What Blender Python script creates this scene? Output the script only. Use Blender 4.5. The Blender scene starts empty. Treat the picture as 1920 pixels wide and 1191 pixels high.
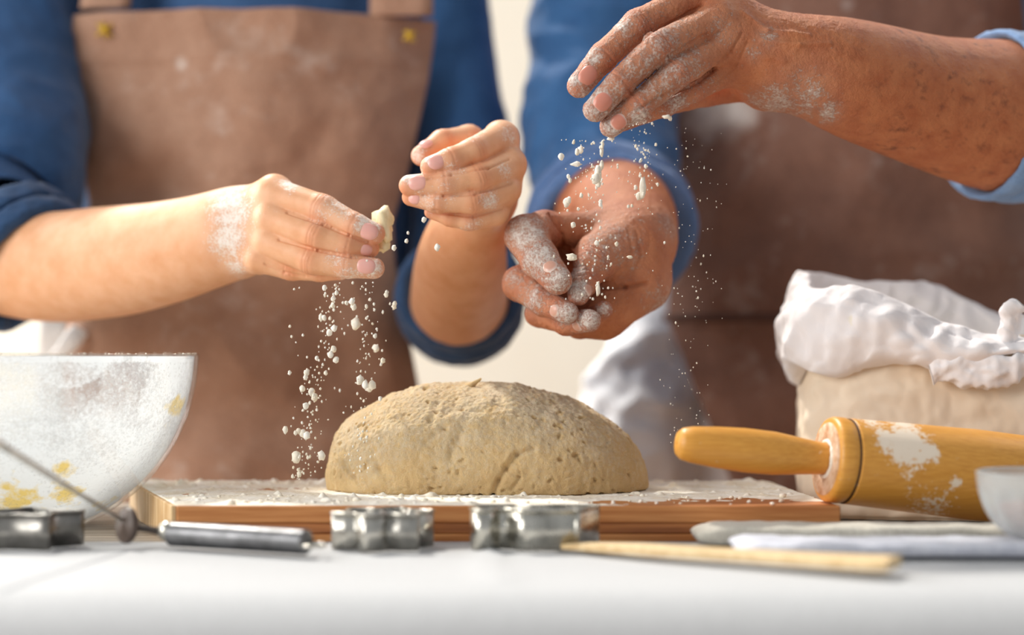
import bpy, math, random
import numpy as np
from mathutils import Vector
random.seed(7)
rng = np.random.default_rng(7)
sc = bpy.context.scene
C = sc.collection

# ------------------------------------------------------------------ camera
T = 0.76                      # table top height
CAMZ = T + 0.152
F = 3266.0
PITCH = math.atan(69.5 / F)
cam_d = bpy.data.cameras.new('camera')
cam = bpy.data.objects.new('camera', cam_d); C.objects.link(cam)
cam.location = (0, 0, CAMZ)
cam.rotation_euler = (math.pi / 2 + PITCH, 0, 0)
cam_d.sensor_width = 36; cam_d.lens = F / 1920 * 36
cam_d.clip_start = 0.05
cam_d.dof.use_dof = True
cam_d.dof.focus_distance = 1.50
cam_d.dof.aperture_fstop = 1.7
cam_d.dof.aperture_blades = 0
sc.camera = cam

# ------------------------------------------------------------------ world, sun, large lights, exposure
w = bpy.data.worlds.new('world'); sc.world = w; w.use_nodes = True
bg = w.node_tree.nodes['Background']
bg.inputs[0].default_value = (0.93, 0.96, 1.0, 1); bg.inputs[1].default_value = 0.44
sun_d = bpy.data.lights.new('sun', 'SUN'); sun_d.energy = 3.8; sun_d.angle = math.radians(3)
sun_d.color = (1.0, 0.95, 0.87)
sun = bpy.data.objects.new('sun', sun_d); C.objects.link(sun); sun.location = (-3, 4, 4)
sdir = Vector((-0.36, 0.56, 0.85))
sun.rotation_euler = sdir.to_track_quat('Z', 'Y').to_euler()
def area(name, loc, target, size, power, col):
    d = bpy.data.lights.new(name, 'AREA'); d.shape = 'RECTANGLE'; d.size, d.size_y = size; d.energy = power; d.color = col
    o = bpy.data.objects.new(name, d); C.objects.link(o); o.location = loc
    o.rotation_euler = (Vector(loc) - Vector(target)).to_track_quat('Z', 'Y').to_euler()
    return o
area('front_fill_light', (-2.3, 0.35, 1.75), (0, 1.8, 1.0), (1.5, 1.5), 56, (1.0, 0.98, 0.95))  # unseen lamp added as fill on the people's fronts
area('wall_wash_light', (-2.9, 2.9, 1.5), (0.2, 4.0, 1.1), (1.0, 1.8), 58, (1.0, 0.97, 0.92))  # unseen lamp added to brighten the back wall
area('back_fill_light', (1.9, 3.0, 2.7), (0.1, 1.6, 1.0), (1.6, 1.4), 16, (0.95, 0.97, 1.0))  # weak unseen lamp added at the right back
area('left_back_rim_light', (-2.5, 2.9, 2.1), (-0.1, 1.7, 1.1), (1.0, 1.5), 72, (1.0, 0.98, 0.96))  # unseen rim lamp added for highlights on left edges
sc.view_settings.view_transform = 'Standard'
sc.view_settings.look = 'None'
sc.view_settings.gamma = 1
sc.view_settings.use_curve_mapping = False
sc.view_settings.exposure = 0.0
sc.cycles.transparent_max_bounces = 24

# ------------------------------------------------------------------ helpers
def P(px, py, Y):
    cp, sp = math.cos(PITCH), math.sin(PITCH)
    a = (px - 960) / F; b = (595.5 - py) / F
    d = (a, cp - b * sp, sp + b * cp); s = Y / d[1]
    return np.array((d[0] * s, Y, CAMZ + d[2] * s))
def RR(r, Y): return r * Y / F
def lin(c):
    out = []
    for v in c[:3]:
        v /= 255.0
        out.append(v / 12.92 if v <= 0.04045 else ((v + 0.055) / 1.055) ** 2.4)
    return (*out, 1.0)
def wloc(o):
    v = Vector((0, 0, 0))
    while o is not None:
        v += o.location; o = o.parent
    return np.array(v)
def tag(o, label=None, cat=None, group=None, kind=None):
    for k, v in (('label', label), ('category', cat), ('group', group), ('kind', kind)):
        if v: o[k] = v
    return o
def thing(name, label, cat, loc, group=None):
    o = bpy.data.objects.new(name, None); C.objects.link(o); o.location = tuple(loc); o.empty_display_size = 0.05
    return tag(o, label, cat, group)
def mesh_np(name, verts, faces, attrs=None, smooth=True):
    verts = np.asarray(verts, dtype=np.float64)
    me = bpy.data.meshes.new(name)
    if isinstance(faces, np.ndarray) and faces.ndim == 2:
        n, k = faces.shape
        me.vertices.add(len(verts)); me.vertices.foreach_set('co', verts.astype(np.float32).ravel())
        me.loops.add(n * k); me.loops.foreach_set('vertex_index', faces.astype(np.int32).ravel())
        me.polygons.add(n); me.polygons.foreach_set('loop_start', (np.arange(n) * k).astype(np.int32))
        me.update(calc_edges=True); me.validate()
    else:
        me.from_pydata([tuple(v) for v in verts], [], [tuple(int(i) for i in f) for f in faces]); me.update()
    if smooth: me.polygons.foreach_set('use_smooth', np.ones(len(me.polygons), dtype=bool))
    if attrs:
        for k, a in attrs.items():
            at = me.attributes.new(k, 'FLOAT', 'POINT'); at.data.foreach_set('value', np.asarray(a, dtype=np.float32))
    return me
def mk(name, verts, faces, mat, parent=None, loc=None, attrs=None, smooth=True):
    """world-space vertices -> one mesh object (origin at parent or loc)"""
    verts = np.asarray(verts, dtype=np.float64)
    org = wloc(parent) if parent is not None else np.array(loc if loc is not None else (0, 0, 0), dtype=float)
    me = mesh_np(name, verts - org, faces, attrs, smooth)
    o = bpy.data.objects.new(name, me); C.objects.link(o)
    if parent is not None: o.parent = parent
    else: o.location = tuple(org)
    me.materials.append(mat)
    return o
def solid(o, t, off=0):
    m = o.modifiers.new('solid', 'SOLIDIFY'); m.thickness = t; m.offset = off; return o
def bevel(o, wd, n=2):
    m = o.modifiers.new('bevel', 'BEVEL'); m.width = wd; m.segments = n; m.limit_method = 'ANGLE'; return o
# --- numpy gradient noise
_perm = np.random.default_rng(3).permutation(256); _perm = np.concatenate([_perm, _perm])
_g = np.random.default_rng(4).normal(size=(256, 3)); _g /= np.linalg.norm(_g, axis=1)[:, None]
def noise(p, scale=1.0, seed=0.0):
    q = np.asarray(p, dtype=np.float64) * scale + 31.7 * seed + 500.123
    i = np.floor(q).astype(np.int64); f = q - i; u = f * f * f * (f * (f * 6 - 15) + 10)
    out = 0
    for dx in (0, 1):
        wx = u[:, 0] if dx else 1 - u[:, 0]
        for dy in (0, 1):
            wy = u[:, 1] if dy else 1 - u[:, 1]
            for dz in (0, 1):
                wz = u[:, 2] if dz else 1 - u[:, 2]
                h = _perm[(_perm[(_perm[(i[:, 0] + dx) & 255] + i[:, 1] + dy) & 255] + i[:, 2] + dz) & 255]
                g = _g[h]
                out = out + wx * wy * wz * (g[:, 0] * (f[:, 0] - dx) + g[:, 1] * (f[:, 1] - dy) + g[:, 2] * (f[:, 2] - dz))
    return out * 1.4
def fbm(p, scale, oct=3, seed=0.0, gain=0.5):
    a, r, t = 1.0, 0, 0
    for k in range(oct):
        r = r + a * noise(p, scale * 2.03 ** k, seed + k); t += a; a *= gain
    return r / t
def ridged(p, scale, oct=2, seed=0.0):
    a, r = 1.0, 0
    for k in range(oct):
        r = r + a * (1 - np.abs(noise(p, scale * 2.1 ** k, seed + k)) * 2.2); a *= 0.5
    return r
def crumple(p, scale, k=6, seed=0):
    r_ = np.random.default_rng(int(seed * 13) + 5); out = 0; w_ = p + 0.012 * np.stack([noise(p, 18, seed + j) for j in range(3)], 1)
    for i in range(k):
        d = r_.normal(size=3); d /= np.linalg.norm(d); t = (w_ @ d) * scale * r_.uniform(0.6, 1.5) + r_.uniform(0, 9)
        out = out + (np.abs((t % 1.0) - 0.5) * 4 - 1) * r_.uniform(0.5, 1)
    return out / k ** 0.5
# --- implicit surfaces
class Field:
    def __init__(s, lo, hi, h):
        s.h = h; s.lo = np.array(lo, float); n = np.ceil((np.array(hi) - s.lo) / h).astype(int) + 1; s.n = n
        s.ax = [s.lo[i] + np.arange(n[i]) * h for i in range(3)]
        s.big = 0.03
    def new(s): return np.full(s.n, s.big, dtype=np.float32)
    def box(s, lo, hi):
        a = np.clip(np.floor((np.array(lo) - s.lo) / s.h).astype(int), 0, s.n)
        b = np.clip(np.ceil((np.array(hi) - s.lo) / s.h).astype(int) + 1, 0, s.n)
        return tuple(slice(a[i], b[i]) for i in range(3))
    def cone(s, arr, a, b, ra, rb, k, sy=1.0, sub=False):
        a = np.array(a, float); b = np.array(b, float)
        m = max(ra, rb) + 0.014
        sl = s.box(np.minimum(a, b) - m, np.maximum(a, b) + m)
        if any(x.stop <= x.start for x in sl): return
        X = (s.ax[0][sl[0]] - a[0])[:, None, None]; Yv = ((s.ax[1][sl[1]] - a[1]) * sy)[None, :, None]; Z = (s.ax[2][sl[2]] - a[2])[None, None, :]
        d = b - a; d = d * np.array((1, sy, 1)); L = max(d @ d, 1e-12)
        t = np.clip((X * d[0] + Yv * d[1] + Z * d[2]) / L, 0, 1)
        D = np.sqrt((X - t * d[0]) ** 2 + (Yv - t * d[1]) ** 2 + (Z - t * d[2]) ** 2) - (ra + (rb - ra) * t)
        D = D.astype(np.float32); A = arr[sl]
        if sub: arr[sl] = -smin(-A, D, k)
        else: arr[sl] = smin(A, D, k)
def smin(a, b, k):
    h = np.maximum(k - np.abs(a - b), 0) / k
    return np.minimum(a, b) - h * h * k * 0.25
def surface(field, V, smooth=1):
    nx, ny, nz = V.shape; ins = V < 0
    c = ins[:-1, :-1, :-1].astype(np.int8)
    cnt = np.zeros((nx - 1, ny - 1, nz - 1), np.int8)
    for dx in (0, 1):
        for dy in (0, 1):
            for dz in (0, 1):
                cnt += ins[dx:nx - 1 + dx, dy:ny - 1 + dy, dz:nz - 1 + dz]
    I = np.argwhere((cnt > 0) & (cnt < 8))
    idx = np.full((nx - 1, ny - 1, nz - 1), -1, np.int32); idx[I[:, 0], I[:, 1], I[:, 2]] = np.arange(len(I))
    acc = np.zeros((len(I), 3)); num = np.zeros(len(I))
    corners = [(x, y, z) for x in (0, 1) for y in (0, 1) for z in (0, 1)]
    vals = {c_: V[I[:, 0] + c_[0], I[:, 1] + c_[1], I[:, 2] + c_[2]] for c_ in corners}
    for a in corners:
        for ax in range(3):
            if a[ax]: continue
            b = list(a); b[ax] = 1; b = tuple(b)
            va, vb = vals[a], vals[b]; m = (va < 0) != (vb < 0)
            t = np.where(m, va / np.where(m, va - vb, 1), 0)
            pt = np.zeros((len(I), 3)); pt += np.array(a); pt[:, ax] += t
            acc += pt * m[:, None]; num += m
    verts = (I + acc / num[:, None]) * field.h + field.lo
    quads = []
    for ax in range(3):
        o1, o2 = [(1, 2), (2, 0), (0, 1)][ax]
        sl_a = [slice(None)] * 3; sl_b = [slice(None)] * 3
        sl_a[ax] = slice(0, -1); sl_b[ax] = slice(1, None)
        A = ins[tuple(sl_a)]; B = ins[tuple(sl_b)]
        E = np.argwhere(A != B)
        ok = (E[:, o1] > 0) & (E[:, o2] > 0) & (E[:, o1] < V.shape[o1] - 1) & (E[:, o2] < V.shape[o2] - 1)
        E = E[ok]
        def g(d1, d2):
            q = E.copy(); q[:, o1] += d1; q[:, o2] += d2; return idx[q[:, 0], q[:, 1], q[:, 2]]
        Q = np.stack([g(-1, -1), g(0, -1), g(0, 0), g(-1, 0)], 1)
        fl = ~A[E[:, 0], E[:, 1], E[:, 2]]
        Q[fl] = Q[fl][:, ::-1]
        quads.append(Q)
    Q = np.concatenate(quads); Q = Q[(Q >= 0).all(1)]
    e = np.concatenate([Q[:, [0, 1]], Q[:, [1, 2]], Q[:, [2, 3]], Q[:, [3, 0]]])
    for _ in range(smooth):
        n = len(verts); s = np.zeros((n, 3)); ct = np.bincount(e[:, 0], minlength=n)
        for j in range(3): s[:, j] = np.bincount(e[:, 0], weights=verts[e[:, 1], j], minlength=n)
        verts = verts * 0.4 + 0.6 * s / np.maximum(ct, 1)[:, None]
    return verts, Q
def vnormals(v, q):
    a = v[q[:, 2]] - v[q[:, 0]]; b = v[q[:, 3]] - v[q[:, 1]] if q.shape[1] == 4 else v[q[:, 1]] - v[q[:, 0]]
    n = np.cross(a, b) if q.shape[1] == 4 else np.cross(v[q[:, 1]] - v[q[:, 0]], v[q[:, 2]] - v[q[:, 0]])
    out = np.zeros_like(v)
    for k in range(q.shape[1]):
        for j in range(3): out[:, j] += np.bincount(q[:, k], weights=n[:, j], minlength=len(v))
    return out / np.maximum(np.linalg.norm(out, axis=1), 1e-12)[:, None]
# --- grids, lathes, sweeps
def grid_faces(nu, nv, wrap_u=False, wrap_v=False):
    iu = np.arange(nu if wrap_u else nu - 1); iv = np.arange(nv if wrap_v else nv - 1)
    A, B = np.meshgrid(iu, iv, indexing='ij'); A = A.ravel(); B = B.ravel(); A2 = (A + 1) % nu; B2 = (B + 1) % nv
    return np.stack([A * nv + B, A2 * nv + B, A2 * nv + B2, A * nv + B2], 1)
def catmull(pts, n):
    pts = np.array(pts, float); k = len(pts); e = np.vstack([2 * pts[0] - pts[1], pts, 2 * pts[-1] - pts[-2]])
    t = np.linspace(0, k - 1, n); i = np.minimum(t.astype(int), k - 2); f = (t - i)[:, None]
    p0, p1, p2, p3 = e[i], e[i + 1], e[i + 2], e[i + 3]
    return 0.5 * (2 * p1 + (p2 - p0) * f + (2 * p0 - 5 * p1 + 4 * p2 - p3) * f ** 2 + (3 * p1 - p0 - 3 * p2 + p3) * f ** 3)
def frames(path, hint=(0, 1, 0.01)):
    tg = np.gradient(path, axis=0); tg /= np.linalg.norm(tg, axis=1)[:, None]
    u = np.cross(tg[0], hint); u /= np.linalg.norm(u); U = []
    for t in tg:
        u = u - t * (u @ t); u /= np.linalg.norm(u); U.append(u)
    U = np.array(U); return tg, U, np.cross(tg, U)
def sweep(pts, n_along, n_round, disp=None, el=1.0, hint=(0, 1, 0.01)):
    """pts rows: x,y,z,r"""
    c = catmull(pts, n_along); path, rad = c[:, :3], np.maximum(c[:, 3], 1e-4)
    tg, U, W = frames(path, hint); th = np.linspace(0, 2 * math.pi, n_round, endpoint=False)
    dirs = U[:, None, :] * np.cos(th)[None, :, None] + W[:, None, :] * np.sin(th)[None, :, None] * el
    v = (path[:, None, :] + dirs * rad[:, None, None]).reshape(-1, 3)
    if disp is not None:
        S = np.repeat(np.linspace(0, 1, n_along), n_round); TH = np.tile(th, n_along)
        v = v + dirs.reshape(-1, 3) * disp(v, S, TH)[:, None]
    return v, grid_faces(n_along, n_round, False, True)[:, ::-1], (path, tg, U, W)
def cap(v, f, n_along, n_round, start=True, end=True):
    faces = [tuple(x) for x in f]
    if start: faces.append(tuple(range(n_round)))
    if end: faces.append(tuple(reversed(range((n_along - 1) * n_round, n_along * n_round))))
    return v, faces
def lathe(profile, center, axis=(0, 0, 1), n=64, closed=True):
    """profile rows (t along axis, r); closed = join last to first"""
    pr = np.array(profile, float); ax = np.array(axis, float); ax /= np.linalg.norm(ax)
    u = np.cross(ax, (0, 1, 0.02) if abs(ax[1]) < 0.9 else (1, 0, 0)); u /= np.linalg.norm(u); w_ = np.cross(ax, u)
    th = np.linspace(0, 2 * math.pi, n, endpoint=False)
    ring = u[None] * np.cos(th)[:, None] + w_[None] * np.sin(th)[:, None]
    v = (np.array(center)[None, None] + ax[None, None] * pr[:, 0][:, None, None] + ring[None] * pr[:, 1][:, None, None]).reshape(-1, 3)
    return v, grid_faces(len(pr), n, closed, True)
def boxv(lo, hi):
    (x0, y0, z0), (x1, y1, z1) = lo, hi
    v = [(x0, y0, z0), (x1, y0, z0), (x1, y1, z0), (x0, y1, z0), (x0, y0, z1), (x1, y0, z1), (x1, y1, z1), (x0, y1, z1)]
    return v, [(0, 3, 2, 1), (4, 5, 6, 7), (0, 1, 5, 4), (1, 2, 6, 5), (2, 3, 7, 6), (3, 0, 4, 7)]
def join(parts):
    V, Fs, o = [], [], 0
    for v, f in parts:
        V.append(np.asarray(v)); Fs.append(np.asarray(f) + o); o += len(v)
    return np.concatenate(V), np.concatenate(Fs)
import bmesh
def ico(sub):
    bm = bmesh.new(); bmesh.ops.create_icosphere(bm, subdivisions=sub, radius=1)
    v = np.array([x.co[:] for x in bm.verts]); f = np.array([[a.index for a in x.verts] for x in bm.faces]); bm.free(); return v, f

# ------------------------------------------------------------------ materials
def node_mat(name):
    m = bpy.data.materials.new(name); m.use_nodes = True; nt = m.node_tree
    b = nt.nodes['Principled BSDF']; out = nt.nodes['Material Output']
    tc = nt.nodes.new('ShaderNodeTexCoord')
    return m, nt, b, out, tc
def N(nt, typ, **kw):
    n = nt.nodes.new(typ)
    for k, v in kw.items():
        if k.startswith('i_'): n.inputs[k[2:].replace('_', ' ')].default_value = v
        elif k.startswith('n') and k[1:].isdigit(): n.inputs[int(k[1:])].default_value = v
        else: setattr(n, k, v)
    return n
def tex(nt, tc, scale, detail=4, stretch=None, rough=0.55, rot=None):
    n = nt.nodes.new('ShaderNodeTexNoise'); n.inputs['Scale'].default_value = scale; n.inputs['Detail'].default_value = detail; n.inputs['Roughness'].default_value = rough
    mp = nt.nodes.new('ShaderNodeMapping')
    if stretch: mp.inputs['Scale'].default_value = stretch
    if rot: mp.inputs['Rotation'].default_value = rot
    nt.links.new(tc.outputs['Object'], mp.inputs[0]); nt.links.new(mp.outputs[0], n.inputs[0])
    return n.outputs[0]
def ramp(nt, src, a, b, ca=(0, 0, 0, 1), cb=(1, 1, 1, 1)):
    r = nt.nodes.new('ShaderNodeValToRGB'); r.color_ramp.elements[0].position = a; r.color_ramp.elements[1].position = b
    r.color_ramp.elements[0].color = ca; r.color_ramp.elements[1].color = cb; nt.links.new(src, r.inputs[0]); return r.outputs[0]
def mix(nt, fac, a, b):
    n = nt.nodes.new('ShaderNodeMix'); n.data_type = 'RGBA'
    for sock, v in ((0, fac), (6, a), (7, b)):
        if isinstance(v, (int, float)): n.inputs[sock].default_value = v
        elif isinstance(v, tuple): n.inputs[sock].default_value = v
        else: nt.links.new(v, n.inputs[sock])
    return n.outputs[2]
def math_(nt, op, a, b=None, c=None, clamp=False):
    n = nt.nodes.new('ShaderNodeMath'); n.operation = op; n.use_clamp = clamp
    for i, v in enumerate((a, b, c)):
        if v is None: continue
        if isinstance(v, (int, float)): n.inputs[i].default_value = v
        else: nt.links.new(v, n.inputs[i])
    return n.outputs[0]
def bump(nt, b, h, strength, dist, prev=None):
    n = nt.nodes.new('ShaderNodeBump'); n.inputs['Strength'].default_value = strength; n.inputs['Distance'].default_value = dist
    nt.links.new(h, n.inputs['Height'])
    if prev: nt.links.new(prev, n.inputs['Normal'])
    nt.links.new(n.outputs[0], b.inputs['Normal']); return n.outputs[0]
def attr(nt, name):
    n = nt.nodes.new('ShaderNodeAttribute'); n.attribute_name = name; return n.outputs['Fac']
def simple(name, c1, c2=None, scale=30, rough=0.6, metal=0.0, spec=0.5, stretch=None, bscale=None, bstr=0.3, bdist=0.001, lo=0.35, hi=0.65, rot=None, sheen=0):
    m, nt, b, out, tc = node_mat(name)
    if c2 is None: b.inputs['Base Color'].default_value = lin(c1)
    else: nt.links.new(ramp(nt, tex(nt, tc, scale, 5, stretch, rot=rot), lo, hi, lin(c1), lin(c2)), b.inputs['Base Color'])
    b.inputs['Roughness'].default_value = rough; b.inputs['Metallic'].default_value = metal; b.inputs['Specular IOR Level'].default_value = spec
    if bscale: bump(nt, b, tex(nt, tc, bscale, 5, stretch), bstr, bdist)
    if sheen: b.inputs['Sheen Weight'].default_value = sheen
    return m
def flour_mask(nt, tc, scale, width=0.9, edge=0.12):
    a = attr(nt, 'flour')
    n1 = tex(nt, tc, scale, 6, rough=0.65)
    v = math_(nt, 'ADD', a, math_(nt, 'MULTIPLY', math_(nt, 'SUBTRACT', n1, 0.5), width * 2))
    r = nt.nodes.new('ShaderNodeMapRange'); r.inputs['From Min'].default_value = 0.5 - edge; r.inputs['From Max'].default_value = 0.5 + edge
    nt.links.new(v, r.inputs['Value']); return r.outputs[0]
def skin(name, base, base2, red, sub, spots=False, wr=0.3):
    m, nt, b, out, tc = node_mat(name)
    col = ramp(nt, tex(nt, tc, 55, 4), 0.3, 0.7, lin(base), lin(base2))
    col = mix(nt, math_(nt, 'MULTIPLY', attr(nt, 'red'), 0.8, clamp=True), col, lin(red))
    if spots:
        sp = ramp(nt, tex(nt, tc, 120, 3, rough=0.5), 0.50, 0.72)
        big = ramp(nt, tex(nt, tc, 45, 2), 0.42, 0.6)
        f = math_(nt, 'MULTIPLY', math_(nt, 'MULTIPLY', sp, big), math_(nt, 'MULTIPLY', attr(nt, 'spot'), 0.75))
        col = mix(nt, f, col, lin((110, 50, 25)))
    n0 = tex(nt, tc, 150, 3)
    aa = math_(nt, 'MINIMUM', math_(nt, 'MULTIPLY', attr(nt, 'flour'), 0.82), 0.70)
    vv = math_(nt, 'ADD', math_(nt, 'ADD', aa, math_(nt, 'MULTIPLY', math_(nt, 'SUBTRACT', tex(nt, tc, 480, 6, rough=0.7), 0.5), 1.5)), math_(nt, 'MULTIPLY', math_(nt, 'SUBTRACT', n0, 0.5), 0.8))
    mr = nt.nodes.new('ShaderNodeMapRange'); mr.inputs['From Min'].default_value = 0.40; mr.inputs['From Max'].default_value = 0.78; nt.links.new(vv, mr.inputs['Value']); fm = mr.outputs[0]
    veil = math_(nt, 'MULTIPLY', attr(nt, 'flour'), 0.30, clamp=True)
    col = mix(nt, veil, col, lin((238, 214, 198)))
    col = mix(nt, math_(nt, 'MULTIPLY', fm, 0.85), col, lin((252, 244, 234)))
    nt.links.new(col, b.inputs['Base Color'])
    b.inputs['Subsurface Weight'].default_value = sub; b.inputs['Subsurface Radius'].default_value = (0.012, 0.004, 0.002); b.inputs['Subsurface Scale'].default_value = 0.7
    b.inputs['Roughness'].default_value = 0.5; b.inputs['Specular IOR Level'].default_value = 0.35
    vo = nt.nodes.new('ShaderNodeTexVoronoi'); vo.inputs['Scale'].default_value = 700; nt.links.new(tc.outputs['Object'], vo.inputs[0])
    p = bump(nt, b, vo.outputs[0], wr * 0.35, 0.0005)
    p = bump(nt, b, tex(nt, tc, 240, 6, rough=0.68), wr, 0.0016, p)
    bump(nt, b, math_(nt, 'MULTIPLY', fm, tex(nt, tc, 900, 3)), 0.5, 0.001, p)
    return m
M_child = skin('child_skin', (238, 182, 140), (226, 162, 116), (214, 108, 74), 0.12, wr=0.12)
M_adult = skin('adult_skin', (206, 128, 80), (182, 100, 56), (186, 78, 48), 0.05, spots=True, wr=1.3)
def nailmat(name, c):
    m, nt, b, out, tc = node_mat(name)
    col = mix(nt, ramp(nt, attr(nt, 'flour'), 0.5, 1.0), lin(c), lin((250, 236, 226)))
    nt.links.new(col, b.inputs['Base Color']); b.inputs['Roughness'].default_value = 0.3; b.inputs['Subsurface Weight'].default_value = 0.2; b.inputs['Subsurface Scale'].default_value = 0.004
    return m
M_nail_c = nailmat('child_nail', (238, 180, 168)); M_nail_a = nailmat('adult_nail', (214, 142, 122))
M_nail_f = nailmat('floury_nail', (206, 150, 126))
def cloth(name, c1, c2, weave=900, sc_=22, bstr=0.25, flour=False, rough=0.85, sheen=0.2):
    m, nt, b, out, tc = node_mat(name)
    col = ramp(nt, tex(nt, tc, sc_, 4), 0.3, 0.7, lin(c1), lin(c2))
    wv = tex(nt, tc, weave, 2, (1, 1, 0.35))
    col = mix(nt, math_(nt, 'MULTIPLY', ramp(nt, wv, 0.35, 0.7), 0.25), col, lin(tuple(min(255, v * 1.35 + 12) for v in c1)))
    if flour:
        fm = flour_mask(nt, tc, 60, 0.35, 0.35)
        col = mix(nt, math_(nt, 'MULTIPLY', fm, 0.75), col, lin((246, 240, 232)))
    nt.links.new(col, b.inputs['Base Color']); b.inputs['Roughness'].default_value = rough; b.inputs['Specular IOR Level'].default_value = 0.2
    b.inputs['Sheen Weight'].default_value = sheen
    bump(nt, b, tex(nt, tc, weave, 3), bstr, 0.0006)
    return m
M_apron_c = cloth('taupe_apron_cloth', (170, 134, 112), (150, 112, 90), flour=True)
M_apron_a = cloth('brown_apron_cloth', (136, 100, 84), (116, 83, 70), flour=True)
M_denim = cloth('denim_blue', (50, 90, 136), (34, 68, 110))
M_denim_a = cloth('denim_blue_older', (58, 102, 150), (40, 80, 126))
M_denim_d = cloth('denim_navy_cuff', (52, 82, 120), (38, 64, 98))
M_denim_l = cloth('denim_light_cuff', (120, 148, 186), (96, 126, 168))
M_denim_s = cloth('denim_shirt_body', (70, 104, 148), (36, 60, 96), sc_=9)
M_trous = cloth('white_trouser_cloth', (238, 238, 240), (225, 226, 230))
M_jean = cloth('dark_trouser_cloth', (60, 66, 80), (48, 54, 68))
M_thread = simple('mustard_thread', (205, 165, 40), rough=0.7)
M_string = cloth('white_apron_string', (245, 243, 240), (235, 232, 228))

def falls(verts, blobs):
    a = np.zeros(len(verts))
    for (px, py, Y, r, s) in blobs:
        c = P(px, py, Y); d = np.linalg.norm((verts - c) * np.array((1, 0.35, 1)), axis=1) / RR(r, Y)
        a = np.maximum(a, s * np.exp(-d ** 2))
    return a

# ------------------------------------------------------------------ setting
def structure(name, v, f, m, smooth=False): return tag(mk(name, v, f, m, smooth=smooth), kind='structure')
M_floor = simple('oak_floor', (150, 112, 78), (124, 90, 60), 6, 0.5, stretch=(1, 8, 1), bscale=60, bstr=0.15)
v, f = boxv((-3.2, -2.4, -0.04), (3.2, 4.0, -0.002)); structure('floor', v, f, M_floor)
M_wall = simple('cream_wall_paint', (240, 234, 218), (236, 229, 212), 3, 0.9, bscale=300, bstr=0.05)
v, f = boxv((-3.2, 4.0, -0.04), (3.2, 4.12, 2.45)); structure('wall_back', v, f, M_wall)
v, f = boxv((-3.2, 3.98, 0.0), (3.2, 3.9999, 0.11)); bevel(structure('baseboard_back', v, f, simple('white_trim_paint', (240, 238, 232), rough=0.5)), 0.006)
fl = bpy.data.objects['floor']
M_plank = simple('oak_plank', (164, 124, 88), (132, 96, 64), 7, 0.45, stretch=(8, 1, 1), bscale=70, bstr=0.15)
pm = None
for i in range(32):
    if pm is None:
        v, f = boxv((-0.098, -3.2, 0), (0.098, 3.2, 0.012)); o = mk('plank', v, f, M_plank, fl, smooth=False); pm = o.data; bevel(o, 0.002)
    else:
        o = bpy.data.objects.new('plank', pm); C.objects.link(o); o.parent = fl; bevel(o, 0.002)
    o.location = (-3.1 + i * 0.2, 0.8, -0.002)

# ------------------------------------------------------------------ table
M_tw = simple('grey_table_wood', (178, 166, 150), (128, 116, 102), 14, 0.6, stretch=(0.7, 9, 1), bscale=60, bstr=0.3, bdist=0.0015)
TX0, TX1, TY0, TY1 = -1.25, 1.25, 1.12, 1.80
table = thing('table', 'grey wooden table carrying the baking things, half under a white cloth', 'table', (0, 1.33, 0.01))
n_pl = 8; pw = (TY1 - TY0) / n_pl
for i in range(n_pl):
    v, f = boxv((TX0, TY0 + i * pw + 0.0006, T - 0.03), (TX1, TY0 + (i + 1) * pw - 0.0006, T))
    bevel(mk('plank', v, f, M_tw, table, smooth=False), 0.0012)
for sx in (-1, 1):
    for yy in (TY0 + 0.08, TY1 - 0.08):
        v, f = boxv((sx * 1.15 - 0.035, yy - 0.035, 0.01), (sx * 1.15 + 0.035, yy + 0.035, T - 0.03)); bevel(mk('leg', v, f, M_tw, table, smooth=False), 0.004)
for yy in (TY0 + 0.05, TY1 - 0.07):
    v, f = boxv((-1.12, yy, T - 0.12), (1.12, yy + 0.02, T - 0.03)); mk('apron_rail', v, f, M_tw, table, smooth=False)
# white cloth over the near part
nx, ny = 220, 130
xs = np.linspace(-1.27, 1.27, nx); s = np.linspace(0, 1.0, ny)
L1 = 1.398 - 1.122; RB = 0.075; total = L1 + RB * math.pi / 2 + 0.16; verts = []
X, S = np.meshgrid(xs, s * total, indexing='ij'); X = X.ravel(); S = S.ravel()
ang = np.clip((S - L1) / RB, 0, math.pi / 2); low = np.clip(S - L1 - RB * math.pi / 2, 0, 9)
Yc = np.where(S < L1, 1.398 - S, 1.398 - L1 - RB * np.sin(ang)); Zc = T + 0.0018 - RB * (1 - np.cos(ang)) - low
v = np.stack([X, Yc, Zc], 1)
q = np.stack([X, S, X * 0], 1)
edge = 0.0045 * fbm(q, 5, 2, 3); v[:, 1] += np.where(S < 0.004, edge, 0)
v[:, 2] += np.where(S < L1 - 0.02, 0.0005 * (1 + fbm(q, 6, 3, 1)) + 0.0028 * np.exp(-((X + 0.022 - 0.05 * S) / 0.006) ** 2) * np.clip(S / 0.05, 0, 1), 0)
v[:, 1] -= (0.5 + 0.5 * np.sin(X * 26 + 2 * fbm(q, 3, 2, 2))) * 0.02 * np.clip(low / 0.15, 0, 1)
M_tc = cloth('white_table_cloth', (176, 177, 178), (170, 171, 172), 700, 5, 0.1, sheen=0)
tc_o = tag(solid(mk('tablecloth', v, grid_faces(nx, ny), M_tc, loc=(0, 1.13, T + 0.0018)), 0.0012, 1), 'plain white tablecloth covering the front of the table', 'tablecloth')

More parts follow.
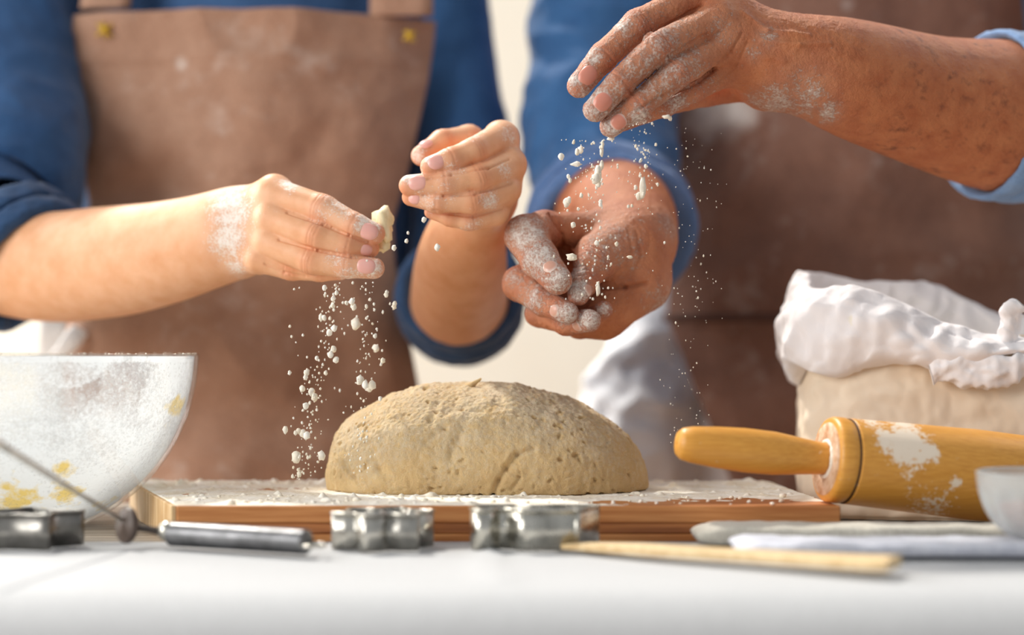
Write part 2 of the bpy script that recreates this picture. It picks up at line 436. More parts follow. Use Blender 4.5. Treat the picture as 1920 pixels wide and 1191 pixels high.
# ------------------------------------------------------------------ cutting board (laminated, splayed left end)
board = thing('cutting_board', 'thick laminated wooden board dusted with flour under the dough', 'cutting board', (0, 1.53, T + 0.0002))
M_bw = simple('board_wood', (206, 142, 84), (176, 108, 54), 18, 0.5, stretch=(0.6, 6, 14), bscale=90, bstr=0.25, bdist=0.0008)
M_bw2 = simple('board_wood_dark', (178, 112, 60), (140, 80, 38), 18, 0.5, stretch=(0.6, 6, 14), bscale=90, bstr=0.25, bdist=0.0008)
M_bwl = simple('board_end_wood', (236, 204, 156), (208, 164, 108), 22, 0.55, stretch=(4, 4, 0.6), bscale=90, bstr=0.3, bdist=0.001)
BT = T + 0.0305
def board_layer(z0, z1, inset, m, nm='strip'):
    xl0, xl1, xr0, xr1 = -0.2695 + inset, -0.359 + inset, 0.2640 - inset, 0.246 - inset
    y0, y1 = 1.402 + inset, 1.66 - inset
    v = [(xl0, y0, z0), (xr0, y0, z0), (xr1, y1, z0), (xl1, y1, z0), (xl0, y0, z1), (xr0, y0, z1), (xr1, y1, z1), (xl1, y1, z1)]
    f = [(0, 3, 2, 1), (4, 5, 6, 7), (0, 1, 5, 4), (1, 2, 6, 5), (2, 3, 7, 6), (3, 0, 4, 7)]
    return bevel(mk(nm, v, f, m, board, smooth=False), 0.0012)
board_layer(BT - 0.0140, BT, 0.0, M_bw)
board_layer(BT - 0.0225, BT - 0.0142, 0.0004, M_bw2)
board_layer(T + 0.0004, BT - 0.0227, 0.0, M_bw)
# pale end caps on the splayed end
def quadprism(a, b, th, z0, z1):
    a = np.array(a); b = np.array(b); d = b - a; n = np.array((-d[1], d[0])) / np.linalg.norm(d) * th
    p = [a, b, b + n, a + n]; v = [(x, y, z0) for x, y in p] + [(x, y, z1) for x, y in p]
    return v, [(0, 3, 2, 1), (4, 5, 6, 7), (0, 1, 5, 4), (1, 2, 6, 5), (2, 3, 7, 6), (3, 0, 4, 7)]
pa, pb = np.array((-0.2697, 1.4025)), np.array((-0.3595, 1.659))
nb = 5
for i in range(nb):
    a = pa + (pb - pa) * (i / nb + 0.002); b = pa + (pb - pa) * ((i + 1) / nb - 0.002)
    v, f = quadprism(a, b, 0.004, T + 0.0004, BT + 0.0003); bevel(mk('end_block', v, f, M_bwl, board, smooth=False), 0.0008)

# flour dusting on the board (geometry with relief, granular)
M_flour = simple('flour', (252, 248, 238), (240, 230, 208), 40, 0.95, spec=0.1, bscale=500, bstr=0.6, bdist=0.001)
def board_flour():
    nu, nv = 520, 230
    U, V_ = np.meshgrid(np.linspace(0, 1, nu), np.linspace(0, 1, nv), indexing='ij'); U = U.ravel(); V_ = V_.ravel()
    y = 1.4045 + V_ * 0.253; xl = -0.271 - 0.0885 * V_; xr = 0.262 - 0.017 * V_
    x = xl + (xr - xl) * U
    q = np.stack([x, y, x * 0], 1)
    amt = 0.9 - 1.0 * np.clip((x - 0.02) / 0.12, 0, 1) * np.clip((1.50 - y) / 0.07, 0, 1) 
    amt += 0.5 * np.exp(-((x + 0.12) / 0.16) ** 2 - ((y - 1.47) / 0.04) ** 2)
    amt += 0.8 * np.clip((y - 1.58) / 0.06, 0, 1)
    h = (amt - 0.42 + 1.2 * fbm(q, 28, 3, 5)) * 0.0013 + 0.0009 * fbm(q, 170, 3, 6) * np.clip(amt, 0.3, 1.5)
    h += np.clip(fbm(q, 75, 2, 8) - 0.32, 0, 1) * 0.012 * np.clip(amt, 0, 1.4)
    h += np.clip(fbm(q, 45, 2, 9) - 0.2, 0, 1) * 0.014 * np.clip((y - 1.585) / 0.05, 0, 1)
    ed = np.minimum.reduce([U * 0.55, (1 - U) * 0.53, V_ * 0.253, (1 - V_) * 0.253])
    h = np.minimum(h, ed * 0.9) 
    z = BT + np.maximum(h, -0.0012) 
    z = np.where(ed < 1e-6, BT - 0.0012, z)
    o = mk('flour_dusting', np.stack([x, y, z], 1), grid_faces(nu, nv), M_flour, loc=(0, 1.53, BT))
    tag(o, 'white flour scattered over the wooden board around the dough', 'flour', kind='stuff')
board_flour()
iv2, if2 = ico(2); iv1, if1 = ico(1); iv3, if3 = ico(3)
def clump(c, r, seed, st=(1, 1, 1), ivf=(iv2, if2)):
    v = ivf[0]; d = 1 + 0.45 * noise(v, 1.6, seed) + 0.2 * noise(v, 4, seed + 5)
    return v * d[:, None] * r * np.array(st) + np.array(c), ivf[1]
parts = []
for k in range(420):
    x = rng.uniform(-0.33, 0.25); y = rng.choice([rng.uniform(1.41, 1.49), rng.uniform(1.6, 1.655)]); 
    if x > 0.02 and rng.random() < 0.65: continue
    if x < -0.27 - (y - 1.4) * 0.34 + 0.006: continue
    r = abs(rng.normal(0.0009, 0.0007)) + 0.0005
    parts.append(clump((x, y, BT + r * 0.6), r, k * 0.37, (1.2, 1.2, 0.8), (iv1, if1)))
v, f = join(parts); tag(mk('flour_crumbs', v, f, M_flour, loc=(0, 1.53, BT)), 'small dough and flour crumbs strewn on the floured board', 'crumbs', kind='stuff')

# ------------------------------------------------------------------ dough
def dough():
    fld = Field((-0.19, 1.45, BT - 0.004), (0.15, 1.68, BT + 0.115), 0.0013)
    sil = [(612, 905), (614, 875), (620, 845), (630, 815), (650, 788), (690, 762), (740, 737), (800, 722), (860, 717), (920, 717), (980, 722), (1040, 738), (1090, 757), (1140, 785), (1175, 815), (1198, 850), (1212, 885), (1217, 905)]
    yc = 1.575
    pts = np.array([P(a, b, yc) for a, b in sil]); xs_, hs = pts[:, 0], pts[:, 2] - BT
    X = fld.ax[0]; h = np.interp(X, xs_, hs, left=-0.01, right=-0.01)
    x0, x1 = xs_[0], xs_[-1]; u = np.clip((X - (x0 + x1) / 2) / ((x1 - x0) / 2), -1, 1)
    wf = 0.084 * (1 - np.abs(u) ** 3.0) ** 0.5 + 0.001
    h = np.maximum(h, 0.004)
    Xn = np.ones_like(X)[:, None, None]
    Yv = (fld.ax[1] - yc)[None, :, None]; Z = (fld.ax[2] - BT)[None, None, :]
    zc = 0.28 * h[:, None, None]
    zz = np.where(Z > zc, (Z - zc) / (h[:, None, None] - zc), (Z - zc) / (0.62 * h[:, None, None]))
    p = 2.2
    rr = (np.abs(Yv / wf[:, None, None]) ** p + np.abs(zz) ** p) ** (1 / p)
    V = (rr - 1) * np.minimum(wf, h)[:, None, None]
    out = np.maximum(X - x1, x0 - X)[:, None, None] * Xn
    V = np.maximum(V, out); V = np.maximum(V, -(Z - 0.0002)).astype(np.float32)
    v, q = surface(fld, V, 6)
    n = vnormals(v, q)
    up = np.clip((v[:, 2] - BT) / 0.09, 0, 1)
    low = 1 - up
    d = 0.0034 * fbm(v, 20, 3, 1) + 0.0016 * fbm(v, 80, 3, 2) * (0.6 + up)
    d += 0.0012 * fbm(v, 300, 3, 3) * (0.45 + up)
    d += 0.0010 * (ridged(v * np.array((1.0, 0.4, 0.25)), 120, 2, 9) - 1) * np.clip(1 - up * 1.6, 0, 1) * (0.5 + fbm(v, 14, 2, 10))
    d += 0.0016 * np.clip(fbm(v, 45, 3, 12), 0, 1) * up
    pit = fbm(v, 130, 2, 7); d -= np.clip(pit - 0.28, 0, 1) * 0.012 * (fbm(v, 18, 2, 5) > -0.05)
    cr = ridged(v * np.array((1, 1, 1.6)), 30, 2, 4); d -= np.clip(cr - 1.32, 0, 1) * 0.006
    def groove(pl, wd, dp):
        nonlocal d
        for (a, b) in zip(pl[:-1], pl[1:]):
            A = P(*a); B = P(*b); A, B = A[[0, 2]], B[[0, 2]]; s_ = v[:, [0, 2]]
            t = np.clip(((s_ - A) @ (B - A)) / max((B - A) @ (B - A), 1e-9), 0, 1); D = np.linalg.norm(s_ - A - t[:, None] * (B - A), axis=1)
            d = d - dp * np.exp(-(D / wd) ** 2) * (n[:, 1] < 0.3)
    Yf = 1.51
    groove([(1000, 840, Yf), (970, 850, Yf), (950, 875, Yf), (935, 900, Yf), (925, 930, Yf)], 0.0024, 0.0028)
    groove([(950, 880, Yf), (975, 893, Yf), (960, 915, Yf)], 0.0016, 0.0018)
    groove([(820, 755, Yf), (808, 785, Yf), (835, 800, Yf), (800, 830, Yf)], 0.003, 0.0018)
    groove([(870, 800, Yf), (862, 822, Yf), (850, 850, Yf)], 0.005, 0.002)
    groove([(700, 850, Yf), (712, 880, Yf), (735, 905, Yf)], 0.004, 0.002)
    groove([(640, 870, Yf), (660, 895, Yf), (680, 912, Yf)], 0.0022, 0.002)
    v = v + n * d[:, None]
    v[:, 2] = np.maximum(v[:, 2], BT + 0.0006)
    fl = np.clip(0.15 + 0.55 * up + 0.5 * fbm(v, 26, 3, 11) - np.clip(pit - 0.2, 0, 1) * 2, 0, 1)
    right_tone = np.clip((v[:, 0] - 0.0) / 0.12, 0, 1)  # browner towards the right end
    m, nt, b, out, tc = node_mat('dough_mat')
    col = ramp(nt, tex(nt, tc, 40, 4), 0.3, 0.7, lin((238, 208, 158)), lin((224, 190, 138)))
    col = mix(nt, math_(nt, 'MULTIPLY', attr(nt, 'right_tone'), 0.45), col, lin((196, 158, 108)))
    fm = flour_mask(nt, tc, 260, 0.75, 0.3)
    col = mix(nt, math_(nt, 'MULTIPLY', fm, 0.62), col, lin((230, 216, 192)))
    nt.links.new(col, b.inputs['Base Color']); b.inputs['Roughness'].default_value = 0.85; b.inputs['Specular IOR Level'].default_value = 0.2
    b.inputs['Subsurface Weight'].default_value = 0.12; b.inputs['Subsurface Scale'].default_value = 0.3; b.inputs['Subsurface Radius'].default_value = (0.02, 0.012, 0.006)
    p_ = bump(nt, b, tex(nt, tc, 330, 6, rough=0.72), 1.0, 0.0026)
    bump(nt, b, tex(nt, tc, 1300, 4), 0.4, 0.0006, p_)
    o = mk('bread_dough', v, q, m, loc=(-0.02, yc, BT), attrs={'flour': fl, 'right_tone': right_tone})
    tag(o, 'large rounded loaf of raw dough resting on the floured board', 'dough')
    v2, f2, _ = sweep([(*P(868, 735, 1.55), 0.0035), (*P(880, 725, 1.55), 0.0035), (*P(893, 716, 1.55), 0.002), (*P(903, 710, 1.55), 0.0006)], 12, 8, lambda v, s, t: 0.0012 * noise(v, 300))
    v2, f2 = cap(v2, f2, 12, 8); mk('dough_flap', v2, f2, m, o, attrs={'flour': np.zeros(len(v2)), 'right_tone': np.zeros(len(v2))})
dough()

# ------------------------------------------------------------------ mixing bowl
bc = np.array((P(62, 985, 1.55)[0], 1.55, T + 0.001))
def arc_prof(R0, Rb, H, n, e=2.0):
    out = []
    for i in range(n + 1):
        t = i / n; a = t * math.pi / 2
        out.append((H * (1 - math.cos(a)) , Rb + (R0 - Rb) * math.sin(a) ** 0.92))
    return out
Hb, Rb0, Rt = 0.1495, 0.0465, 0.1448
outer = [(a, b) for a, b, _ in catmull([(0, 0.0465, 0), (0.0095, 0.0665, 0), (0.031, 0.0940, 0), (0.059, 0.1175, 0), (0.0925, 0.1340, 0), (0.122, 0.1415, 0), (0.1495, 0.1448, 0)], 40)]
inner = [(max(0.005, z_ * 1.0 + 0.003 * (1 - z_ / Hb)), r_ - 0.0035) for z_, r_ in outer]
prof = [(0.0, 0.001), (0.0, 0.045)] + [(z_ + 0.001, r_) for z_, r_ in outer] + [(Hb + 0.0022, Rt - 0.0015)] + inner[::-1] + [(0.005, 0.001)]
m, nt, b, out, tc = node_mat('clear_glass')
tr = nt.nodes.new('ShaderNodeBsdfTransparent'); tr.inputs[0].default_value = (0.97, 0.98, 0.98, 1)
gl = nt.nodes.new('ShaderNodeBsdfGlossy'); gl.inputs['Roughness'].default_value = 0.06
gm = nt.nodes.new('ShaderNodeNewGeometry'); dt = nt.nodes.new('ShaderNodeVectorMath'); dt.operation = 'DOT_PRODUCT'
nt.links.new(gm.outputs['Incoming'], dt.inputs[0]); nt.links.new(gm.outputs['Normal'], dt.inputs[1])
fres = math_(nt, 'MULTIPLY_ADD', math_(nt, 'POWER', math_(nt, 'SUBTRACT', 1.0, math_(nt, 'ABSOLUTE', dt.outputs['Value'])), 4.0), 0.6, 0.03)
ms = nt.nodes.new('ShaderNodeMixShader')
nt.links.new(fres, ms.inputs[0]); nt.links.new(tr.outputs[0], ms.inputs[1]); nt.links.new(gl.outputs[0], ms.inputs[2]); nt.links.new(ms.outputs[0], out.inputs[0])
M_glass = m
bowl = thing('mixing_bowl', 'large clear glass mixing bowl coated inside with flour and batter', 'bowl', bc)
v, f = lathe(prof, bc, n=128); mk('glass_wall', v, f[:, ::-1], M_glass, bowl)
def coat_mat(name, yellow, dens):
    m, nt, b, out, tc = node_mat(name)
    g1 = tex(nt, tc, 300, 5, rough=0.8); g2 = tex(nt, tc, 26, 4)
    lvl = math_(nt, 'ADD', math_(nt, 'MULTIPLY', math_(nt, 'SUBTRACT', g1, 0.5), 3.0), math_(nt, 'ADD', attr(nt, 'flour'), math_(nt, 'MULTIPLY', math_(nt, 'SUBTRACT', g2, 0.5), 1.9)))
    a = nt.nodes.new('ShaderNodeMapRange'); a.inputs['From Min'].default_value = 0.0; a.inputs['From Max'].default_value = 1.0; a.inputs['To Min'].default_value = dens
    nt.links.new(lvl, a.inputs[0])
    ymask = ramp(nt, math_(nt, 'ADD', attr(nt, 'yellow'), math_(nt, 'MULTIPLY', math_(nt, 'SUBTRACT', tex(nt, tc, 60, 4), 0.5), 1.2)), 0.5, 0.72)
    col = mix(nt, ymask, lin((226, 229, 231)), lin(yellow))
    df = nt.nodes.new('ShaderNodeBsdfDiffuse'); tl = nt.nodes.new('ShaderNodeBsdfTranslucent'); nt.links.new(col, df.inputs[0]); nt.links.new(col, tl.inputs[0])
    m1 = nt.nodes.new('ShaderNodeMixShader'); m1.inputs[0].default_value = 0.4; nt.links.new(df.outputs[0], m1.inputs[1]); nt.links.new(tl.outputs[0], m1.inputs[2])
    tr = nt.nodes.new('ShaderNodeBsdfTransparent'); m2 = nt.nodes.new('ShaderNodeMixShader')
    nt.links.new(a.outputs[0], m2.inputs[0]); nt.links.new(tr.outputs[0], m2.inputs[1]); nt.links.new(m1.outputs[0], m2.inputs[2]); nt.links.new(m2.outputs[0], out.inputs[0])
    return m
ip = [(z_, r_ - 0.0008) for z_, r_ in inner]; ip = [(0.0058, 0.0005)] + ip
ipd = catmull([(a, b, 0) for a, b in ip], 120)[:, :2]
v, f = lathe(ipd, bc, n=200, closed=False)
z01 = (v[:, 2] - bc[2]) / Hb
fl = 0.75 - 0.55 * np.exp(-((z01 - 0.82) / 0.17) ** 2) * (0.5 + 0.5 * np.sign(fbm(v, 9, 2, 2) + 0.25)) + 0.3 * np.clip((0.62 - z01) / 0.3, 0, 1) + 0.5 * (z01 > 0.965)
Y0 = 1.44
yel = falls(v, [(110, 893, 1.43, 36, 0.95), (120, 935, 1.46, 60, 0.72), (20, 945, 1.46, 70, 0.8), (215, 890, Y0, 24, 0.62), (235, 870, Y0, 20, 0.6), (330, 760, 1.53, 30, 0.75), (318, 800, 1.52, 20, 0.6), (60, 970, 1.48, 60, 0.6), (180, 800, Y0, 14, 0.55), (190, 960, 1.5, 50, 0.7)])
vn = v + (0.0006 * fbm(v, 200, 2, 1))[:, None] * 0
M_coat = coat_mat('flour_coating_mat', (222, 196, 118), 0.2)
mk('flour_coating', vn, f, M_coat, bowl, attrs={'flour': fl, 'yellow': yel})
parts = []
for k in range(0):
    a = rng.uniform(-2.6, -0.5); zz = rng.uniform(0.02, Hb - 0.004); r0 = np.interp(zz, [p_[0] for p_ in inner], [p_[1] for p_ in inner]) - 0.002
    parts.append(clump(bc + np.array((math.cos(a) * r0, math.sin(a) * r0, zz)), rng.uniform(0.001, 0.0032), k, (1, 0.5, 1.2), (iv1, if1)))
parts += [clump(bc + np.array((math.cos(a) * (Rt - 0.003), math.sin(a) * (Rt - 0.003), Hb + 0.002)), rng.uniform(0.0004, 0.0012), a, (1, 1, .7), (iv1, if1)) for a in rng.uniform(-3.1, 3.1, 200)]
v, f = join(parts); tag(mk('batter_specks', v, f, M_flour, bowl), kind='stuff')

# ------------------------------------------------------------------ flour bag
def bag():
    root = thing('flour_bag', 'crumpled white paper flour bag with rolled down top behind the rolling pin', 'flour bag', (0.415, 1.655, T))
    cx, cy = 0.415, 1.655; hw, hd = 0.140, 0.082; rot = math.radians(-7)
    def ringpt(th, a, b, n=4.2):
        c, s_ = np.cos(th), np.sin(th); k = (np.abs(c) ** n + np.abs(s_) ** n) ** (-1 / n)
        x, y = a * k * c, b * k * s_
        return cx + x * math.cos(rot) - y * math.sin(rot), cy + x * math.sin(rot) + y * math.cos(rot)
    nth = 420
    th = np.linspace(0, 2 * math.pi, nth, endpoint=False)
    def shell(prof, seed, amp, zfun=None, amp2=0.0016):
        """prof rows (z, grow); returns verts"""
        c = catmull([(a, b, 0) for a, b in prof], 90)[:, :2]
        vs = []
        for z, g in c:
            x, y = ringpt(th, hw + g, hd + g)
            vs.append(np.stack([x, y, np.full(nth, z)], 1))
        v = np.concatenate(vs)
        if zfun is not None: v[:, 2] = zfun(v)
        ctr = np.array((cx, cy, 0)); d = v - ctr; d[:, 2] = 0; d /= np.maximum(np.linalg.norm(d, axis=1), 1e-9)[:, None]
        disp = 0.65 * amp * crumple(v, 11, 5, seed) + 0.45 * amp * (ridged(v, 20, 1, seed + 3) - 0.5) - 0.45 * amp * (ridged(v, 27, 1, seed + 5) - 0.5) + 0.7 * amp2 * crumple(v, 40, 7, seed + 4) + 0.5 * amp2 * (ridged(v, 50, 1, seed + 6) - ridged(v, 62, 1, seed + 8))
        v = v + d * disp[:, None]
        v[:, 2] += 0.5 * disp * np.clip((v[:, 2] - T) / 0.05, 0, 1)
        return v, grid_faces(90, nth, False, True)[:, ::-1]
    m, nt, b, out, tc = node_mat('flour_bag_paper')
    nt.links.new(ramp(nt, tex(nt, tc, 14, 3), 0.3, 0.7, lin((242, 228, 208)), lin((232, 212, 186))), b.inputs['Base Color']); b.inputs['Roughness'].default_value = 0.8
    b.inputs['Specular IOR Level'].default_value = 0.2; bump(nt, b, tex(nt, tc, 120, 5), 0.25, 0.001)
    m2, nt, b, out, tc = node_mat('flour_bag_rim_paper')
    nt.links.new(mix(nt, ramp(nt, attr(nt, 'flour'), 0.4, 0.8), lin((244, 240, 240)), lin((240, 230, 196))), b.inputs['Base Color']); b.inputs['Roughness'].default_value = 0.75
    b.inputs['Specular IOR Level'].default_value = 0.2; bump(nt, b, tex(nt, tc, 110, 5), 0.35, 0.0012)
    v, f = shell([(T + 0.0015, -0.007), (T + 0.012, 0.0), (T + 0.06, 0.003), (T + 0.11, 0.002), (T + 0.14, -0.004), (T + 0.17, -0.006)], 2, 0.0035)
    v[:, 2] = np.maximum(v[:, 2], T + 0.0008)
    v, fc = v, [tuple(x) for x in f] + [tuple(range(nth))]
    mk('bag_body', v, fc, m, root)
    # rolled cuff: outer skirt -> rim -> inner wall
    prof = [(0.05, -0.004), (0.0, 0.003), (0.10, 0.014), (0.35, 0.020), (0.7, 0.014), (0.93, 0.005), (1.0, -0.002), (0.93, -0.008), (0.6, -0.014), (0.2, -0.02)]
    def zf(v):
        a = np.arctan2((v[:, 1] - cy) / hd, (v[:, 0] - cx) / hw)       # -pi/2 is the near side
        xr = (v[:, 0] - cx) / hw; near = np.clip(-(v[:, 1] - cy) / hd, -1, 1)
        top = 0.198 + 0.026 * np.clip(-xr * 1.3, -0.6, 1) - 0.013 * near + 0.004 * np.sin(5 * a)
        top = top - 0.008 * near * np.exp(-((xr - 0.0) / 0.5) ** 2)
        bot = 0.143 - 0.012 * np.clip(-xr - 0.75, 0, 1) * 4 + 0.006 * np.sin(9 * a + 1) + 0.005 * np.sin(4 * a)
        t = v[:, 2]
        return T + bot + (top - bot) * t
    v, f = shell(prof, 9, 0.0060, zf, 0.0028)
    flr = falls(v, [(1600, 585, 1.6, 26, 1.0), (1590, 600, 1.58, 18, 1), (1640, 524, 1.72, 16, 0.9)]) * (0.6 + 0.5 * noise(v, 240))
    cuff = mk('rolled_cuff', v, f, m2, root, attrs={'flour': flr}); solid(cuff, 0.0006, 0)
    # crumpled flap at the right front and twisted tab
    for (pp, rr_, sd) in (([(1745, 700), (1790, 690), (1850, 700), (1925, 680)], 0.016, 3), ([(1885, 660), (1895, 620), (1900, 585), (1915, 570)], 0.011, 6)):
        v, f, _ = sweep([(*P(a, b_, 1.565 - 0.01 * i / 3), rr_ * (1.0 if 0 < i < 3 else 0.6)) for i, (a, b_) in enumerate(pp)], 60, 48, lambda v, s_, t_: 0.0035 * crumple(v, 26, 5, sd) + 0.004 * (ridged(v, 45, 2, sd) - 1) + 0.0015 * crumple(v, 70, 5, sd), el=0.6)
        v, f = cap(v, f, 60, 48); mk('crumpled_flap', v, f, m2, root, attrs={'flour': np.zeros(len(v))})
    # flour inside
    nu = 60; g = np.linspace(-0.9, 0.9, nu); X, Yg = np.meshgrid(g, g, indexing='ij'); X = X.ravel(); Yg = Yg.ravel()
    xw = cx + X * hw * 0.93; yw = cy + Yg * hd * 0.88 + X * hw * math.sin(rot)
    v = np.stack([xw, yw, np.full(len(X), T + 0.135) - 0.02 * (X ** 2)], 1); v[:, 2] += 0.006 * fbm(v, 25, 3, 2)
    tag(mk('flour_heap', v, grid_faces(nu, nu), M_flour, root), kind='stuff')
bag()

# ------------------------------------------------------------------ rolling pin
def rolling_pin():
    A = P(1548, 868, 1.425); A[2] = BT + 0.0005 + 0.0350
    ax = np.array((math.cos(math.radians(11)) , math.sin(math.radians(11)), -0.112)); ax /= np.linalg.norm(ax)
    A[2] += 0.0008
    mid = A + ax * 0.13
    root = thing('rolling_pin', 'golden wooden rolling pin dusted with flour leaning off the board edge', 'rolling pin', (mid[0], mid[1], T + 0.01))
    m, nt, b, out, tc = node_mat('pin_wood')
    g = tex(nt, tc, 34, 7, (0.35, 14, 14)); col = ramp(nt, g, 0.25, 0.75, lin((232, 168, 74)), lin((212, 144, 54)))
    fm = flour_mask(nt, tc, 230, 0.8, 0.12)
    col = mix(nt, math_(nt, 'MULTIPLY', fm, 0.9), col, lin((250, 236, 216)))
    nt.links.new(col, b.inputs['Base Color']); b.inputs['Roughness'].default_value = 0.42; bump(nt, b, tex(nt, tc, 80, 5, (0.3, 5, 5)), 0.15, 0.0008)
    R = 0.0352
    seg = lambda a, b_, n: [(a[0] + (b_[0] - a[0]) * i / n, a[1] + (b_[1] - a[1]) * i / n) for i in range(n)]
    L = 0.27
    pr = [(0.0, 0.001), (0.0, 0.016)] + [(0.0002, 0.030), (0.0012, 0.0335), (0.004, R - 0.0002)] + seg((0.007, R), (0.0155, R), 3) + [(0.0160, R - 0.0012), (0.0172, R - 0.0012), (0.0177, R)] \
        + seg((0.02, R), (0.13, R + 0.0026), 40) + seg((0.13, R + 0.0026), (L - 0.004, R), 40) + [(L, R - 0.004), (L, 0.001)]
    v, f = lathe(pr, A, ax, 160, False)
    t_ = (v - A) @ ax
    Yv = 1.41
    fl = falls(v, [(1700, 835, Yv, 50, 0.95), (1740, 850, Yv, 25, 0.9), (1660, 825, Yv, 28, 0.85), (1620, 868, Yv, 10, 0.85), (1700, 880, Yv, 24, 0.7), (1790, 905, Yv, 16, 0.75), (1700, 915, Yv, 14, 0.6), (1750, 955, Yv, 60, 0.5), (1600, 905, Yv, 14, 0.45), (1690, 792, 1.43, 36, 0.7), (1630, 788, 1.43, 30, 0.65), (1525, 850, 1.43, 30, 0.75), (1520, 900, 1.42, 30, 0.5), (1530, 820, 1.42, 24, 0.5), (1515, 870, 1.42, 24, 0.5)])  # blobs along the top edge paint a thin highlight; the others are flour
    fl = np.maximum(fl, 0.12)
    mk('barrel', v, f, m, root, attrs={'flour': fl})
    v, f = lathe([(0.0158, R - 0.0010), (0.0160, R - 0.0003), (0.0174, R - 0.0003), (0.0176, R - 0.0010)], A, ax, 120, True)
    tag(mk('groove_line', v, f, simple('burnt_groove', (60, 34, 22), rough=0.7), root), 'thin dark burnt groove')
    v, f = lathe([(0.0006, 0.0134), (-0.0004, 0.0136), (-0.0005, 0.020), (-0.0004, 0.0296), (0.0006, 0.0302)], A, ax, 96, True)
    mk('end_grain', v, f, simple('pin_end_grain', (192, 142, 100), (232, 204, 176), 110, 0.6, bscale=300, bstr=0.4), root)
    v, f = lathe([(-0.0001, 0.0128), (-0.0014, 0.0134), (-0.0016, 0.0146), (-0.0010, 0.0160), (0.0003, 0.017), (0.0003, 0.0128)], A, ax, 80, True)
    vv = v + (0.0009 * noise(v, 240, 2))[:, None] * -ax
    mk('flour_ring', vv, f, M_flour, root)
    hp = [(0.004, 0.001), (0.004, 0.0128), (-0.004, 0.0131), (-0.02, 0.0148), (-0.045, 0.0176), (-0.07, 0.0180), (-0.095, 0.0166), (-0.115, 0.0146), (-0.1225, 0.0128), (-0.1262, 0.0095), (-0.1272, 0.004), (-0.1272, 0.0008)]
    hx = np.array(hp)
    v, f = lathe(hx, A + np.array((0, 0, 0.0)), ax, 72, False)
    fl = falls(v, [(1525, 850, 1.43, 22, 0.6)])
    mk('handle', v, f[:, ::-1], m, root, attrs={'flour': np.maximum(fl, 0.1)})
    hx2 = hx.copy(); hx2[:, 0] = L - hx[:, 0]
    v, f = lathe(hx2, A, ax, 72, False); mk('handle', v, f, m, root, attrs={'flour': np.full(len(v), 0.1)})
rolling_pin()

# ------------------------------------------------------------------ cookie cutters
def metal(name, c, rough=0.25, tarn=None):
    m, nt, b, out, tc = node_mat(name)
    nt.links.new(ramp(nt, tex(nt, tc, 50, 4), 0.35, 0.7, lin(c), lin(tarn or tuple(int(x * 0.72) for x in c))), b.inputs['Base Color'])
    b.inputs['Metallic'].default_value = 1; nt.links.new(ramp(nt, tex(nt, tc, 90, 3), 0.3, 0.8, (rough,) * 3 + (1,), (rough + 0.2,) * 3 + (1,)), b.inputs['Roughness'])
    return m
M_tin = metal('tinplate', (214, 210, 200)); M_tin_d = metal('tarnished_tin', (168, 164, 158), 0.3); M_tin_l = metal('bright_tinplate', (228, 224, 212), 0.2)
def cutter(name, label, pts, center, z0, h, m):
    root = thing(name, label, 'cookie cutter', (center[0], center[1], z0))
    p = np.array(pts); k = len(p)
    cl = catmull(np.vstack([p, p[:1]]).tolist() and [(a, b, 0) for a, b in np.vstack([p, p[:1]])], k * 8 + 1)[:-1, :2]
    n = len(cl); d = np.roll(cl, -1, 0) - np.roll(cl, 1, 0); nn = np.stack([d[:, 1], -d[:, 0]], 1); nn /= np.linalg.norm(nn, axis=1)[:, None]
    th = 0.0004
    rows = []
    for off, z in ((th, 0), (th, h - 0.001), (-th, h - 0.001), (-th, 0)):
        q = cl + nn * off; rows.append(np.column_stack([q[:, 0] + center[0], q[:, 1] + center[1], np.full(n, z0 + z)]))
    v = np.concatenate(rows); mk('wall', v, grid_faces(4, n, True, True), m, root)
    # rolled rim
    rows = []
    for a in np.linspace(0, 2 * math.pi, 8, endpoint=False):
        q = cl + nn * (0.0011 * math.cos(a) + 0.0004); rows.append(np.column_stack([q[:, 0] + center[0], q[:, 1] + center[1], np.full(n, z0 + h - 0.0011 + 0.0011 * math.sin(a))]))
    mk('rolled_rim', np.concatenate(rows), grid_faces(8, n, True, True), m, root)
zt = T + 0.0035
flower = [(0.033 * (1 + 0.20 * math.cos(6 * a)) * math.cos(a + 0.25), 0.030 * (1 + 0.20 * math.cos(6 * a)) * math.sin(a + 0.25)) for a in np.linspace(0, 2 * math.pi, 24, endpoint=False)]
c2 = P(716, 1043, 1.335); cutter('cookie_cutter', 'small tin cookie cutter with fluted petals in front of the board', flower, (c2[0], 1.345), zt, 0.0285, M_tin)
tree = [(-0.050, -0.004), (-0.046, -0.018), (-0.036, -0.020), (-0.028, -0.010), (-0.020, -0.012), (-0.012, -0.024), (0.0, -0.026), (0.016, -0.024), (0.028, -0.022), (0.034, -0.020), (0.048, 0.012), (0.046, 0.020), (0.02, 0.022), (0.0, 0.016), (-0.02, 0.024), (-0.042, 0.018)]
c3 = P(1005, 1040, 1.335); cutter('cookie_cutter', 'widest bright tin cookie cutter, beside the pointed end of the wooden spatula', tree, (c3[0], 1.345), zt, 0.0315, M_tin_l)
star = []
for i in range(10):
    a = i * math.pi / 5 + 0.3; r = 0.043 if i % 2 == 0 else 0.026; star.append((r * math.cos(a) * 1.15, r * math.sin(a) * 0.8))
c1 = P(42, 1025, 1.36); cutter('cookie_cutter', 'dark tarnished tin cookie cutter in front of the glass bowl', star, (c1[0], 1.352), zt, 0.0275, M_tin_d)

